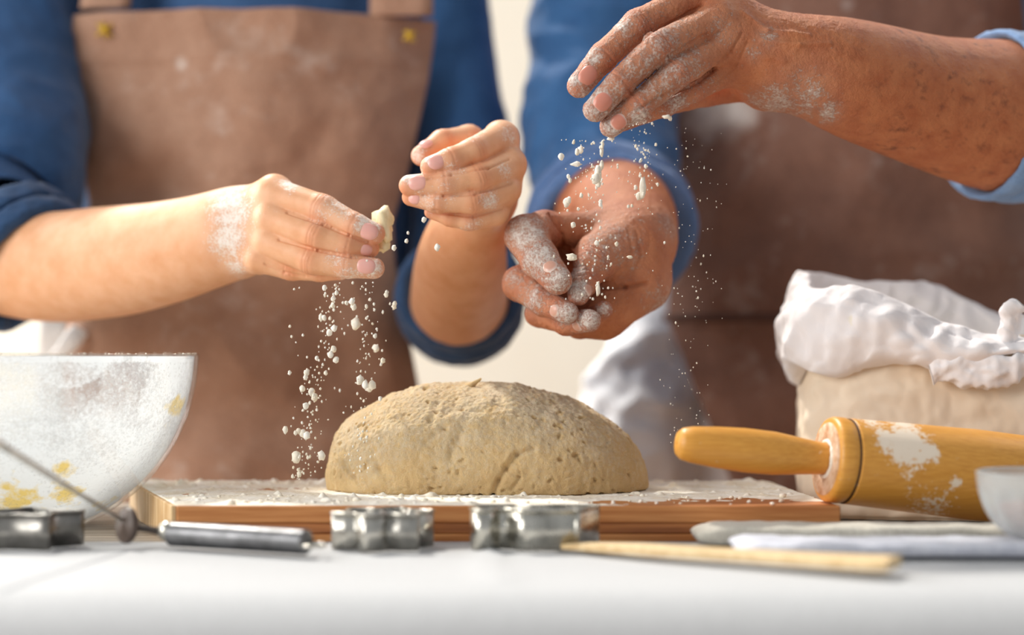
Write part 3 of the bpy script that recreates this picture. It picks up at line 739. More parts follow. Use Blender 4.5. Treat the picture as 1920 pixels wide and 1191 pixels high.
# ------------------------------------------------------------------ ridged metal tool (roller with ridges, dark round cap, rod)
def tool():
    r0 = 0.0092
    A = P(322, 1000, 1.345); A[2] = T + 0.0048 + r0; B = P(575, 1040, 1.285); B[2] = T + 0.0048 + r0
    ax = (B - A) / np.linalg.norm(B - A); L = np.linalg.norm(B - A)
    root = thing('ridged_utensil', 'metal kitchen tool with ridged barrel lying before the board left corner', 'kitchen tool', ((A[0] + B[0]) / 2, (A[1] + B[1]) / 2, T + 0.003))
    pr = [(0, 0.001), (0, r0 - 0.001)]; n = 70
    for i in range(n):
        t0 = L * i / n; pr += [(t0 + 0.0001, r0 - 0.0006), (t0 + L / n * 0.45, r0 + 0.0003), (t0 + L / n * 0.9, r0 - 0.0006)]
    pr += [(L, r0 - 0.001), (L, 0.001)]
    v, f = lathe(pr, A, ax, 40, False); mk('ridged_barrel', v, f, metal('dull_steel', (150, 150, 152), 0.3), root)
    v, f = lathe([(0.0005 - 0.008 * math.cos(a), 0.0078 * math.sin(a) + 0.0001) for a in np.linspace(0, math.pi, 16)], A - ax * 0.004 + np.array((0, -0.002, 0.002)), ax, 24, False); mk('ball_joint', v, f, M_tin_l, root)
    # wire loop at the far end
    th = np.linspace(-2.2, 2.2, 24); ctr = B + ax * 0.006; side = np.cross(ax, (0, 0, 1)); side /= np.linalg.norm(side)
    loop = [(*(ctr + ax * 0.009 * math.cos(a) + side * 0.009 * math.sin(a) + np.array((0, 0, -0.002))), 0.0013) for a in th]
    v, f, _ = sweep(loop, 60, 10); v, f = cap(v, f, 60, 10); mk('wire_loop', v, f, M_tin_l, root)
    # neck and cap disc
    D = P(238, 1000, 1.345); D[2] = T + 0.0205
    v, f, _ = sweep([(*(A - ax * 0.004), 0.0035), (*((A + D) / 2), 0.0028), (*D, 0.0028)], 12, 16); v, f = cap(v, f, 12, 16); mk('neck', v, f, metal('brown_steel', (120, 110, 104), 0.35), root)
    da = np.array((-0.72, -0.68, 0.1)); da /= np.linalg.norm(da)
    v, f = lathe([(-0.0028, 0.0005), (-0.0028, 0.0125), (-0.0015, 0.0140), (0.0015, 0.0140), (0.0032, 0.0122), (0.0038, 0.0005)], D, da, 40, False)
    mk('round_cap', v, f, simple('dark_brown_cap', (92, 76, 66), (70, 56, 48), 60, 0.45), root)
    # thin rod leaning to the left in front of the bowl
    E0 = D + np.array((-0.004, 0.004, 0.003)); E1 = P(-60, 797, 1.18)
    v, f, _ = sweep([(*E0, 0.0016), (*(0.5 * (E0 + E1)), 0.0022), (*E1, 0.0034)], 20, 12); v, f = cap(v, f, 20, 12); mk('thin_rod', v, f, M_tin, root)
tool()

# ------------------------------------------------------------------ wooden spatula
def spatula():
    ctr = [(1040, 1042, 1.330, 3), (1075, 1045, 1.318, 9), (1130, 1050, 1.30, 16), (1250, 1058, 1.265, 19), (1400, 1068, 1.23, 21), (1530, 1078, 1.20, 26), (1640, 1086, 1.178, 33), (1676, 1090, 1.172, 34)]
    z0 = T + 0.0042
    pts = []
    for px, py, Y, hw_ in ctr:
        p = P(px, py, Y); pts.append((p[0], Y, 0.0006 * hw_))
    c = catmull(pts, 60); tg = np.gradient(c[:, :2], axis=0); tg /= np.linalg.norm(tg, axis=1)[:, None]; nn = np.stack([-tg[:, 1], tg[:, 0]], 1)
    rows = []; prof = [(-1, 0.0012), (-0.96, 0.0003), (0.96, 0.0003), (1, 0.0012), (1, 0.0050), (0.95, 0.0060), (0, 0.0066), (-0.95, 0.0060), (-1, 0.0050)]
    for i in range(60):
        lift = 0.0
        for s_, z in prof: rows.append((c[i, 0] + nn[i, 0] * s_ * c[i, 2], c[i, 1] + nn[i, 1] * s_ * c[i, 2], z0 + z * (0.45 + 0.75 * min(1, i / 22)) + 0.004 * (i / 59)))
    v = np.array(rows); f = [tuple(x) for x in grid_faces(60, 9, False, True)[:, ::-1]] + [tuple(range(9)), tuple(reversed(range(59 * 9, 60 * 9)))]
    o = mk('wooden_spatula', v, f, simple('pale_spatula_wood', (232, 206, 160), (208, 174, 122), 24, 0.5, stretch=(0.8, 8, 8), bscale=80, bstr=0.2), loc=(c[30, 0], c[30, 1], z0))
    tag(o, 'flat pale wooden spatula lying across the front of the tablecloth', 'spatula')
    bevel(o, 0.0004)
spatula()

# ------------------------------------------------------------------ folded cloths at the right
def folded(name, label, cat, m, x0, x1, y0, y1, z0, th, seed, skew=0.0, wav=0.0015):
    nr, na = 48, 160
    a = np.linspace(0, 2 * math.pi, nr, endpoint=False); rows = []
    S = np.linspace(0, 1, na)
    for s_ in S:
        x = x0 + (x1 - x0) * s_
        e = min(1.0, math.sqrt(max(0, 1 - (1 - min(s_ / 0.06, 1)) ** 2)) * 0.98 + 0.02) * min(1.0, math.sqrt(max(0, 1 - (1 - min((1 - s_) / 0.03, 1)) ** 2)) + 0.02)
        yc_ = (y0 + y1) / 2 + skew * (s_ - 0.5); hy = (y1 - y0) / 2 * (0.75 + 0.25 * e)
        for t in a:
            cs, sn = math.cos(t), math.sin(t)
            yy = np.sign(cs) * abs(cs) ** 0.4 * hy; zz = np.sign(sn) * abs(sn) ** 0.7 * th / 2 * e
            rows.append((x, yc_ + yy, z0 + th / 2 + zz))
    v = np.array(rows); up = v[:, 2] > z0 + th * 0.3
    dz = wav * (1.2 * fbm(v, 14, 3, seed) + 0.6 * fbm(v, 50, 2, seed + 2)); v[:, 2] += np.where(up, dz + wav * 0.5, 0); v[:, 1] += wav * 1.5 * fbm(v, 16, 2, seed + 4)
    v[:, 2] = np.maximum(v[:, 2], z0)
    f = [tuple(x) for x in grid_faces(na, nr, False, True)] + [tuple(reversed(range(nr))), tuple(range((na - 1) * nr, na * nr))]
    return tag(mk(name, v, f, m, loc=((x0 + x1) / 2, (y0 + y1) / 2, z0)), label, cat)
M_gc = cloth('greige_cloth', (186, 180, 168), (172, 166, 154), 500); M_wt = cloth('white_towel', (196, 199, 210), (188, 191, 204), 350, bstr=0.5)
folded('folded_cloth', 'folded greige linen cloth in front of the board right corner', 'cloth', M_gc, P(1300, 1000, 1.36)[0], 0.55, 1.345, 1.392, zt + 0.0006, 0.0135, 2, wav=0.0026)
folded('folded_towel', 'folded white kitchen towel in front of the greige linen cloth', 'towel', M_wt, P(1372, 1020, 1.30)[0], 0.55, 1.262, 1.334, zt + 0.0006, 0.0098, 7, wav=0.003)

# ------------------------------------------------------------------ small glass bowl at the right edge
def small_bowl():
    c = np.array((P(1972, 1000, 1.30)[0], 1.300, T + 0.0265)) ; c[2] = zt + 0.0118
    root = thing('small_glass_bowl', 'small cut glass bowl with pinkish contents at the right frame edge', 'bowl', c)
    R, H = 0.0545, 0.048
    o_ = [(H * (1 - math.cos(t * math.pi / 2)) ** 0.9, 0.020 + (R - 0.020) * math.sin(t * math.pi / 2) ** 0.85) for t in np.linspace(0, 1, 24)]
    i_ = [(max(0.003, z_), r_ - 0.0028) for z_, r_ in o_]
    pr = [(0, 0.001)] + o_ + [(H + 0.001, R + 0.0008), (H + 0.0022, R - 0.001), (H + 0.001, R - 0.0025)] + i_[::-1] + [(0.003, 0.001)]
    v, f = lathe(pr, c, n=96)
    d = v - c; a = np.arctan2(d[:, 1], d[:, 0]); rr_ = np.linalg.norm(d[:, :2], axis=1)
    k = 1 + 0.018 * np.cos(14 * a) * (d[:, 2] < H * 0.8); v[:, :2] = c[:2] + d[:, :2] * k[:, None]
    m, nt, b, out, tc = node_mat('frosty_glass')
    b.inputs['Base Color'].default_value = (0.9, 0.92, 0.9, 1); b.inputs['Roughness'].default_value = 0.15; b.inputs['Transmission Weight'].default_value = 0.65; b.inputs['IOR'].default_value = 1.45
    mk('glass_wall', v, f[:, ::-1], m, root)
    v, f = lathe([(0.0035, 0.0005), (0.004, 0.018), (0.012, 0.030), (0.024, 0.042), (0.026, 0.036), (0.029, 0.0005)], c, n=64, closed=False)
    v[:, 2] += 0.002 * fbm(v, 60, 2, 2)
    mk('pink_contents', v, f, simple('pinkish_filling', (226, 150, 128), (206, 120, 98), 60, 0.5), root)
small_bowl()

# ------------------------------------------------------------------ people
def hand_mesh(spec, h, lo_pad=0.012):
    """spec: dict(palm=[(a,b,sy)], fingers=[[(px,py,Y,r)..]], k values, creases) -> verts, quads, attrs"""
    allp = list(spec.get('arm', [])) + [q for a, b, *_ in spec['palm'] for q in (a, b)] + [q for fg in spec['fingers'] for q in fg]
    W = np.array([P(*q[:3]) for q in allp]); Rm = np.array([RR(q[3], q[2]) for q in allp])[:, None]
    lo = (W - Rm).min(0) - lo_pad; hi = (W + Rm).max(0) + lo_pad
    if 'clip' in spec: lo = np.maximum(lo, spec['clip'][0]); hi = np.minimum(hi, spec['clip'][1])
    fld = Field(lo, hi, h)
    palm = fld.new(); fing = fld.new()
    if 'arm' in spec:
        ch = np.array([(*P(*q[:3]), RR(q[3], q[2])) for q in spec['arm']]); ch = catmull(ch, 40)
        for a, b in zip(ch[:-1], ch[1:]): fld.cone(palm, a[:3], b[:3], a[3], b[3], 0.006)
    for a, b, *sy in spec['palm']:
        fld.cone(palm, P(*a[:3]), P(*b[:3]), RR(a[3], a[2]), RR(b[3], b[2]), spec.get('kp', 0.012), sy[0] if sy else 1.0)
    for fg in spec['fingers']:
        one = fld.new()
        for a, b in zip(fg[:-1], fg[1:]):
            fld.cone(one, P(*a[:3]), P(*b[:3]), RR(a[3] * 0.975, a[2]), RR(b[3] * 0.975, b[2]), 0.004)
        fing = smin(fing, one, 0.0009)
    # fade blending between palm and fingers
    V = smin(palm, fing, spec.get('k', 0.008))
    for a, b, k in spec.get('sub', []):
        fld.cone(V, P(*a[:3]), P(*b[:3]), RR(a[3], a[2]), RR(b[3], b[2]), k, sub=True)
    v, q = surface(fld, V, spec.get('smooth', 2))
    n = vnormals(v, q)
    red = np.zeros(len(v))
    old = spec.get('old', 0.0)
    for fi, fg in enumerate(spec['fingers']):
        for j in range(1, len(fg) - 1):
            c = P(*fg[j][:3]); ax = P(*fg[j + 1][:3]) - P(*fg[j - 1][:3]); ax /= np.linalg.norm(ax); r = RR(fg[j][3], fg[j][2])
            rel = v - c; dist = np.linalg.norm(rel, axis=1); m = np.exp(-(dist / (1.25 * r)) ** 4)
            s_ = rel @ ax
            wob = 0.0008 * noise(v, 160, fi + j)
            amp = (0.0008 + 0.0005 * old) if j < 3 else 0.0005
            for o_ in ((-0.0030, 0.0, 0.0028) if j == 1 else (0.0,)):
                v = v - n * (m * amp * np.exp(-((s_ + wob - o_) / 0.0010) ** 2))[:, None]
            v = v + n * (m * 0.0006 * old * (np.exp(-(s_ / 0.006) ** 2)))[:, None]
            red = np.maximum(red, 0.55 * m * np.exp(-(s_ / 0.008) ** 2))
        c = P(*fg[-1][:3]); red = np.maximum(red, 0.6 * np.exp(-(np.linalg.norm(v - c, axis=1) / (1.6 * RR(fg[-1][3], fg[-1][2]))) ** 2))
    for pl, wd, dp in spec.get('lines', []):
        for a, b in zip(pl[:-1], pl[1:]):
            A, B = P(*a), P(*b); s2 = v[:, [0, 2]]; A2, B2 = A[[0, 2]], B[[0, 2]]
            t = np.clip(((s2 - A2) @ (B2 - A2)) / ((B2 - A2) @ (B2 - A2)), 0, 1); D = np.linalg.norm(s2 - A2 - t[:, None] * (B2 - A2), axis=1)
            v = v - n * (dp * np.exp(-(D / wd) ** 2) * (n[:, 1] < 0.35) * np.exp(-np.clip((D - 3 * wd) / wd, 0, 5)))[:, None]
    if old:
        hm = np.clip(1 - spotD(v) * 1.2, 0.25, 1) if 'spotfn' in spec else 1.0
        v = v + n * (hm * (0.00090 * fbm(v, 110, 3, 3) - 0.00085 * np.clip(ridged(v * np.array((1.25, 1, 0.8)), 170, 2, 5) - 1.0, 0, 1) - 0.0004 * np.clip(ridged(v, 330, 1, 6) - 0.6, 0, 1)))[:, None]
    if 'spotfn' in spec: spot = spec['spotfn'](v)
    else: spot = np.zeros(len(v))
    fl = falls(v, spec.get('flour', []))
    fl = fl + spec.get('fbase', 0.0) + spec.get('ftop', 0.0) * np.clip(n[:, 2], 0, 1)
    return v, q, {'flour': fl, 'red': red, 'spot': spot}
def merge(meshes):
    V, Q, A, o = [], [], {k: [] for k in ('flour', 'red', 'spot')}, 0
    for v, q, a in meshes:
        V.append(v); Q.append(q + o); o += len(v)
        for k in A: A[k].append(a.get(k, np.zeros(len(v))) if isinstance(a, dict) else np.zeros(len(v)))
    return np.concatenate(V), np.concatenate(Q), {k: np.concatenate(x) for k, x in A.items()}
def coarse(caps, h=0.007):
    A = np.array([c[0][:3] for c in caps] + [c[1][:3] for c in caps], float); Rm = max(max(c[0][3], c[1][3]) for c in caps)
    fld = Field(A.min(0) - Rm - 0.02, A.max(0) + Rm + 0.02, h); arr = fld.new()
    for a, b, sy in caps: fld.cone(arr, a[:3], b[:3], a[3], b[3], 0.02, sy)
    v, q = surface(fld, arr, 2); return v, q, {}
def nail(parent, c, axis, normal, r, L, Wd, mat, fl=0.1, up=0.0011):
    """c centre on the finger axis; plate curved round the finger, rim slightly proud"""
    ax = np.array(axis, float); ax /= np.linalg.norm(ax); nn = np.array(normal, float); nn -= ax * (nn @ ax); nn /= np.linalg.norm(nn); sd = np.cross(ax, nn)
    nr, na = 9, 28; V = []; fla = []
    for i in range(nr):
        rr_ = i / (nr - 1)
        for a in np.linspace(0, 2 * math.pi, na, endpoint=False):
            ca, sa = math.cos(a), math.sin(a); p = 2.35
            k = (abs(ca) ** p + abs(sa) ** p) ** (-1 / p) * rr_
            s_, t = ca * k * L * 0.58, sa * k * Wd * 0.58
            ang = t / r; ht = r * 1.0 + up - 0.0009 * rr_ ** 6 - 0.10 * max(s_, 0) * (s_ / (L / 2)) - 0.0004 * (s_ / (L / 2)) ** 2
            V.append(np.array(c) + ax * s_ + (nn * math.cos(ang) + sd * math.sin(ang)) * ht)
            fla.append(fl + 0.55 * max(0, rr_ - 0.6) / 0.4 * (0.4 + 0.6 * math.cos(a) ** 2))
    f = grid_faces(nr, na, False, True)
    return mk('fingernail', V, f, mat, parent, attrs={'flour': fla})
def lastseg(fg, t=0.75):
    a, b = P(*fg[-2][:3]), P(*fg[-1][:3]); r = RR(fg[-2][3] * (1 - t) + fg[-1][3] * t, fg[-1][2]); return a + (b - a) * t, b - a, r

# ===== younger person, left
Afing = [
    [(512, 366, 1.565, 34), (605, 393, 1.54, 29), (665, 424, 1.53, 25), (702, 438, 1.53, 21)],
    [(512, 412, 1.555, 31), (595, 443, 1.532, 27), (650, 459, 1.53, 23), (693, 466, 1.538, 19)],
    [(505, 455, 1.555, 29), (585, 489, 1.535, 26), (650, 499, 1.53, 23), (701, 503, 1.53, 21)],
    [(485, 486, 1.56, 26), (545, 506, 1.555, 20), (600, 512, 1.55, 16), (640, 512, 1.55, 14)],
    [(475, 430, 1.61, 34), (560, 440, 1.595, 27), (640, 446, 1.575, 23), (690, 448, 1.56, 19)]]
specA = dict(k=0.006, kf=0.0014, kp=0.014, smooth=1,
    arm=[(-130, 450, 1.82, 96), (60, 498, 1.75, 99), (200, 492, 1.70, 100), (300, 476, 1.66, 92), (380, 455, 1.63, 84), (450, 433, 1.605, 80)], palm=[
          ((455, 405, 1.60, 44), (515, 362, 1.57, 36)), ((450, 425, 1.595, 44), (512, 405, 1.56, 33)), ((450, 455, 1.595, 40), (505, 450, 1.56, 30)), ((455, 478, 1.60, 34), (488, 490, 1.57, 26))],
    lines=[([(528, 392, 1.5), (600, 417, 1.5), (650, 438, 1.5), (688, 452, 1.5)], 0.0011, 0.0018), ([(512, 444, 1.5), (590, 466, 1.5), (655, 479, 1.5), (700, 482, 1.5)], 0.0011, 0.0018), ([(482, 490, 1.5), (520, 506, 1.5), (560, 514, 1.5)], 0.0011, 0.0014)],
    fingers=Afing,
    flour=[(455, 345, 1.6, 30, 0.5), (545, 345, 1.55, 22, 0.75), (640, 385, 1.53, 40, 0.62), (690, 420, 1.52, 34, 0.8), (440, 400, 1.58, 50, 0.95), (430, 450, 1.57, 46, 0.9), (445, 500, 1.58, 30, 0.7), (700, 505, 1.52, 30, 0.72), (660, 525, 1.53, 40, 0.7), (630, 490, 1.52, 30, 0.5), (600, 400, 1.52, 24, 0.45), (520, 400, 1.55, 8, 0.6)], fbase=0.05, ftop=0.12)  # white wrist blobs paint the overexposed sunlit skin; the rest is flour
Bfing = [
    [(938, 262, 1.575, 33), (888, 286, 1.545, 28), (845, 302, 1.535, 25), (808, 313, 1.532, 21)],
    [(958, 310, 1.56, 29), (896, 335, 1.535, 26), (835, 345, 1.53, 24), (768, 348, 1.533, 21)],
    [(950, 357, 1.555, 26), (886, 379, 1.535, 23), (820, 379, 1.533, 21), (770, 370, 1.54, 17)],
    [(930, 402, 1.555, 22), (880, 414, 1.548, 19), (845, 409, 1.548, 16), (808, 398, 1.553, 13)],
    [(915, 330, 1.62, 36), (880, 264, 1.62, 30), (830, 268, 1.60, 25), (790, 292, 1.585, 20)]]
specB = dict(k=0.006, kf=0.0014, kp=0.014, smooth=1,
    arm=[(862, 590, 1.90, 84), (861, 562, 1.83, 87), (864, 500, 1.73, 82), (876, 440, 1.655, 68), (905, 385, 1.615, 52)], palm=[
          ((915, 360, 1.61, 44), (940, 260, 1.585, 35)), ((925, 365, 1.60, 42), (957, 307, 1.57, 31)), ((915, 378, 1.60, 40), (950, 356, 1.565, 28)), ((905, 392, 1.60, 36), (930, 402, 1.565, 24))],
    lines=[([(955, 288, 1.5), (915, 309, 1.5), (845, 323, 1.5), (800, 331, 1.5)], 0.0011, 0.0016), ([(958, 334, 1.5), (890, 359, 1.5), (830, 363, 1.5), (790, 362, 1.5)], 0.0011, 0.0015), ([(940, 382, 1.5), (886, 400, 1.5), (810, 390, 1.5)], 0.0011, 0.0014)],
    fingers=Bfing,
    flour=[(808, 295, 1.52, 26, 0.75), (768, 325, 1.52, 26, 0.85), (780, 290, 1.56, 24, 1.0), (880, 245, 1.56, 34, 0.6), (920, 378, 1.53, 22, 0.85), (950, 320, 1.54, 24, 0.6), (955, 255, 1.56, 24, 0.6), (800, 375, 1.52, 34, 0.6), (850, 315, 1.52, 26, 0.5), (885, 425, 1.54, 34, 0.5), (835, 362, 1.52, 50, 0.4)], fbase=0.04, ftop=0.15)
# ===== older person, right
Cfing = [
    [(1062, 436, 1.60, 36), (1022, 430, 1.585, 36), (986, 442, 1.57, 40), (1012, 487, 1.545, 36), (1046, 526, 1.525, 28)],
    [(1050, 490, 1.62, 34), (976, 532, 1.575, 34), (1020, 566, 1.548, 27), (1064, 587, 1.53, 22)],
    [(1090, 560, 1.62, 30), (1010, 588, 1.585, 25), (1062, 605, 1.558, 24), (1106, 601, 1.532, 22)],
    [(1140, 590, 1.61, 28), (1085, 610, 1.59, 24), (1108, 598, 1.57, 20), (1132, 581, 1.548, 18)],
    [(1150, 470, 1.59, 46), (1110, 498, 1.562, 34), (1094, 530, 1.548, 27), (1084, 553, 1.536, 21)]]
specC = dict(k=0.007, kf=0.0015, kp=0.014, smooth=1, old=1.0,
    arm=[(1148, 408, 1.92, 98), (1150, 408, 1.85, 108), (1165, 420, 1.74, 100), (1180, 440, 1.67, 84), (1190, 455, 1.63, 74)], palm=[
          ((1178, 452, 1.62, 70), (1188, 500, 1.61, 68)), ((1185, 455, 1.60, 62), (1120, 480, 1.575, 44)), ((1205, 535, 1.60, 52), (1130, 590, 1.59, 42)), ((1130, 590, 1.59, 42), (1055, 600, 1.585, 24)), ((1150, 432, 1.62, 42), (1062, 428, 1.605, 28))],
    fingers=Cfing, sub=[((1052, 462, 1.56, 12), (1060, 470, 1.60, 10), 0.006)],
    lines=[([(1128, 537, 1.55), (1175, 536, 1.55), (1215, 530, 1.56)], 0.0018, 0.0034), ([(1180, 425, 1.55), (1188, 470, 1.55), (1175, 505, 1.55)], 0.0014, 0.0009), ([(1196, 430, 1.55), (1206, 475, 1.55), (1192, 512, 1.55)], 0.0014, 0.0009),
           ([(1078, 500, 1.54), (1098, 496, 1.54), (1112, 508, 1.54)], 0.0010, 0.0011), ([(1080, 508, 1.54), (1100, 504, 1.54), (1114, 518, 1.54)], 0.0010, 0.0011), ([(1082, 516, 1.54), (1100, 514, 1.54)], 0.0010, 0.0010), ([(1030, 400, 1.57), (1055, 440, 1.57), (1060, 480, 1.57)], 0.0016, 0.0020)],
    flour=[(985, 440, 1.55, 50, 0.80), (1010, 485, 1.53, 44, 0.85), (1045, 525, 1.52, 34, 0.85), (1062, 590, 1.52, 32, 0.85), (1105, 600, 1.52, 30, 0.85), (1130, 580, 1.53, 22, 0.85), (1085, 545, 1.53, 30, 0.9), (1000, 560, 1.55, 40, 0.6), (1080, 510, 1.54, 30, 0.6), (1150, 470, 1.56, 90, 0.42), (1240, 570, 1.6, 60, 0.5), (1245, 430, 1.62, 40, 0.5), (960, 520, 1.55, 30, 0.6)], fbase=0.08, ftop=0.1)
Dfing = [
    [(1330, -14, 1.535, 35), (1196, 48, 1.505, 31), (1131, 108, 1.495, 28), (1087, 160, 1.49, 25)],
    [(1348, 38, 1.515, 33), (1234, 88, 1.485, 32), (1162, 155, 1.48, 28), (1116, 206, 1.48, 24)],
    [(1355, 85, 1.515, 32), (1270, 137, 1.49, 30), (1198, 197, 1.485, 26), (1146, 236, 1.49, 23)],
    [(1372, 130, 1.53, 28), (1302, 168, 1.515, 23), (1247, 200, 1.51, 19), (1205, 218, 1.515, 16)],
    [(1420, 150, 1.58, 40), (1330, 172, 1.575, 27), (1245, 195, 1.555, 23), (1165, 228, 1.535, 20)]]
def spotD(v):
    x = (v[:, 0] - P(1560, 100, 1.56)[0]) / 0.05; return np.clip(x, 0, 1)
specD = dict(k=0.007, kf=0.0015, kp=0.016, smooth=1, old=1.0, clip=((-1, 0, 0), (0.52, 3, 3)),
    arm=[(1990, 232, 1.70, 150), (1870, 217, 1.645, 137), (1750, 193, 1.61, 119), (1620, 154, 1.575, 107), (1540, 128, 1.555, 92), (1465, 112, 1.545, 78)], palm=[
          ((1460, 88, 1.545, 52), (1328, -8, 1.53, 36)), ((1455, 98, 1.535, 50), (1348, 40, 1.515, 34)), ((1450, 115, 1.535, 50), (1356, 85, 1.515, 33)), ((1450, 140, 1.54, 46), (1374, 132, 1.53, 30)), ((1432, 155, 1.56, 50), (1480, 140, 1.56, 60))],
    fingers=Dfing, spotfn=spotD,
        lines=[([(1320, 4, 1.5), (1225, 62, 1.5), (1180, 98, 1.5), (1140, 140, 1.5), (1100, 184, 1.5)], 0.0013, 0.0018), ([(1325, 66, 1.5), (1250, 114, 1.5), (1180, 176, 1.5), (1125, 224, 1.5)], 0.0013, 0.0018), ([(1365, 104, 1.5), (1312, 152, 1.5), (1240, 186, 1.5), (1190, 216, 1.5)], 0.0013, 0.0016), ([(1338, 128, 1.5), (1372, 96, 1.5), (1392, 60, 1.5)], 0.0012, 0.0012), ([(1352, 148, 1.5), (1385, 118, 1.5), (1402, 78, 1.5)], 0.0012, 0.0010), ([(1430, 75, 1.5), (1500, 82, 1.5), (1560, 78, 1.5)], 0.0022, -0.0016), ([(1420, 100, 1.5), (1470, 112, 1.5)], 0.003, -0.0014), ([(1310, 80, 1.5), (1350, 60, 1.5)], 0.0012, 0.001), ([(1395, 20, 1.5), (1440, 55, 1.5), (1520, 62, 1.5)], 0.0022, -0.0016)],
    flour=[(1080, 150, 1.48, 30, 0.7), (1115, 200, 1.47, 34, 0.72), (1150, 240, 1.48, 36, 0.85), (1200, 225, 1.49, 40, 0.75), (1110, 105, 1.48, 30, 0.7), (1170, 45, 1.49, 40, 0.6), (1240, 80, 1.47, 30, 0.5), (1280, 110, 1.47, 34, 0.55), (1270, 195, 1.5, 44, 0.62), (1460, 195, 1.52, 48, 0.72), (1420, 190, 1.53, 30, 0.6), (1520, 175, 1.52, 34, 0.66), (1555, 210, 1.53, 26, 0.75), (1530, 160, 1.52, 20, 0.5), (1440, 70, 1.5, 30, 0.5), (1415, 100, 1.5, 22, 0.5), (1350, 60, 1.5, 50, 0.42), (1200, 150, 1.47, 60, 0.45), (1240, 130, 1.48, 150, 0.50), (1120, 190, 1.48, 80, 0.66), (1500, 185, 1.52, 70, 0.55)], fbase=0.06, ftop=0.10)

def torso(xc, yc, a_fn, b, z0, z1, seed, amp=0.006, n=120, nr=160):
    zs = np.linspace(z0, z1, n); rows = []
    for z in zs:
        a = a_fn(z); th = np.linspace(0, 2 * math.pi, nr, endpoint=False)
        rows.append(np.stack([xc + a * np.cos(th), yc + b * np.sin(th), np.full(nr, z)], 1))
    v = np.concatenate(rows); d = v - np.array((xc, yc, 0)); d[:, 2] = 0; d /= np.linalg.norm(d, axis=1)[:, None]
    v = v + d * (amp * (ridged(v * np.array((1, 1, .6)), 9, 2, seed) - 1))[:, None]
    return v, grid_faces(n, nr, False, True)[:, ::-1]
def apron(name, parent, m, rowsL, rowsR, xc, yc, A, b, seed, zlist, Yref, amp, extra=None, n=(220, 200), flour_lit=None):
    """rows: (py, px) boundary points left/right -> curved sheet hanging in front of the torso"""
    def toxz(rows):
        q = np.array([P(px, py, Yref) for py, px in rows]); o = np.argsort(q[:, 2]); return q[o, 2], q[o, 0]
    zl, xl = toxz(rowsL); zr, xr = toxz(rowsR)
    Z = np.linspace(zlist[0], zlist[1], n[1]); U = np.linspace(0, 1, n[0])
    XL, XR = np.interp(Z, zl, xl), np.interp(Z, zr, xr)
    UU, ZZ = np.meshgrid(U, Z, indexing='ij')
    X = XL[None] + (XR - XL)[None] * UU; X = X.ravel(); Zf = ZZ.ravel()
    Y = yc - b * np.sqrt(np.clip(1 - ((X - xc) / A) ** 2, 0.02, 1))
    q = np.stack([X, X * 0, Zf], 1)
    Y = Y - amp * (1.5 * fbm(q, 5.5, 2, seed) + 0.35 * (ridged(q, 7, 1, seed + 4) - 0.5)) - 0.12 * amp * fbm(q, 26, 2, seed + 8)
    if extra is not None: Y = Y - extra(X, Zf)
    v = np.stack([X, Y, Zf], 1)
    fl = np.clip(0.08 + 0.35 * fbm(q, 12, 3, seed + 11), 0, 1)
    if flour_lit: fl = np.maximum(fl, falls(v, flour_lit))
    o = mk(name, v, grid_faces(*n), m, parent, attrs={'flour': fl}); solid(o, 0.0018, 1); return o
def strap(name, parent, m, pts, wd, th=0.0018):
    c = catmull([(*p, 0) for p in pts], 30)[:, :3]; rows = []
    for p in c: rows += [p + np.array((-wd / 2, 0, 0)), p + np.array((-wd / 4, -0.001, 0)), p + np.array((wd / 4, -0.001, 0)), p + np.array((wd / 2, 0, 0))]
    o = mk(name, np.array(rows), grid_faces(30, 4), m, parent); solid(o, th, 0); return o
def sleeve(name, parent, m, pts, seed, amp=0.005, n=(150, 160), th=0.002, el=1.0):
    disp = lambda v, s_, t_: amp * (ridged(v * np.array((0.7, 0.7, 1.0)), 8, 2, seed) - 1) + amp * 0.5 * fbm(v, 22, 2, seed + 3) + amp * 0.8 * fbm(v, 7, 1, seed + 5)
    v, f, fr = sweep([(*P(a, b, Y), RR(r, Y)) for a, b, Y, r in pts], n[0], n[1], disp, el)
    o = mk(name, v, f, m, parent); solid(o, th, -1); return o
def cuff(name, parent, m, px, py, Y, axis, rin, rout, L, seed, amp=0.003):
    """rolled cloth ring: closed profile round an axis, with a second fold line on its outside"""
    a, b = RR(rin, Y), RR(rout, Y); h = L / 2; g = (b - a)
    pr = [(h * 0.2, a), (h * 0.75, a + g * 0.06), (h * 0.97, a + g * 0.35), (h, a + g * 0.65), (h * 0.86, b - g * 0.08), (h * 0.55, b), (h * 0.16, b - g * 0.04), (h * 0.04, b - g * 0.22), (-h * 0.08, b - g * 0.02), (-h * 0.5, b), (-h * 0.9, b - g * 0.1), (-h, a + g * 0.5), (-h * 0.9, a + g * 0.1), (-h * 0.3, a)]
    cl = catmull([(x, y, 0) for x, y in pr + pr[:1]], 73)[:-1, :2]
    c = P(px, py, Y); v, f = lathe(cl, c, axis, 180, True)
    n = vnormals(v, f); v = v + n * (amp * fbm(v, 16, 2, seed) + amp * 0.5 * (ridged(v, 34, 2, seed + 1) - 1))[:, None]
    ax = np.array(axis, float); ax /= np.linalg.norm(ax); v = v + ax * (amp * 1.6 * fbm(v, 9, 1, seed + 5))[:, None]
    return mk(name, v, f, m, parent)
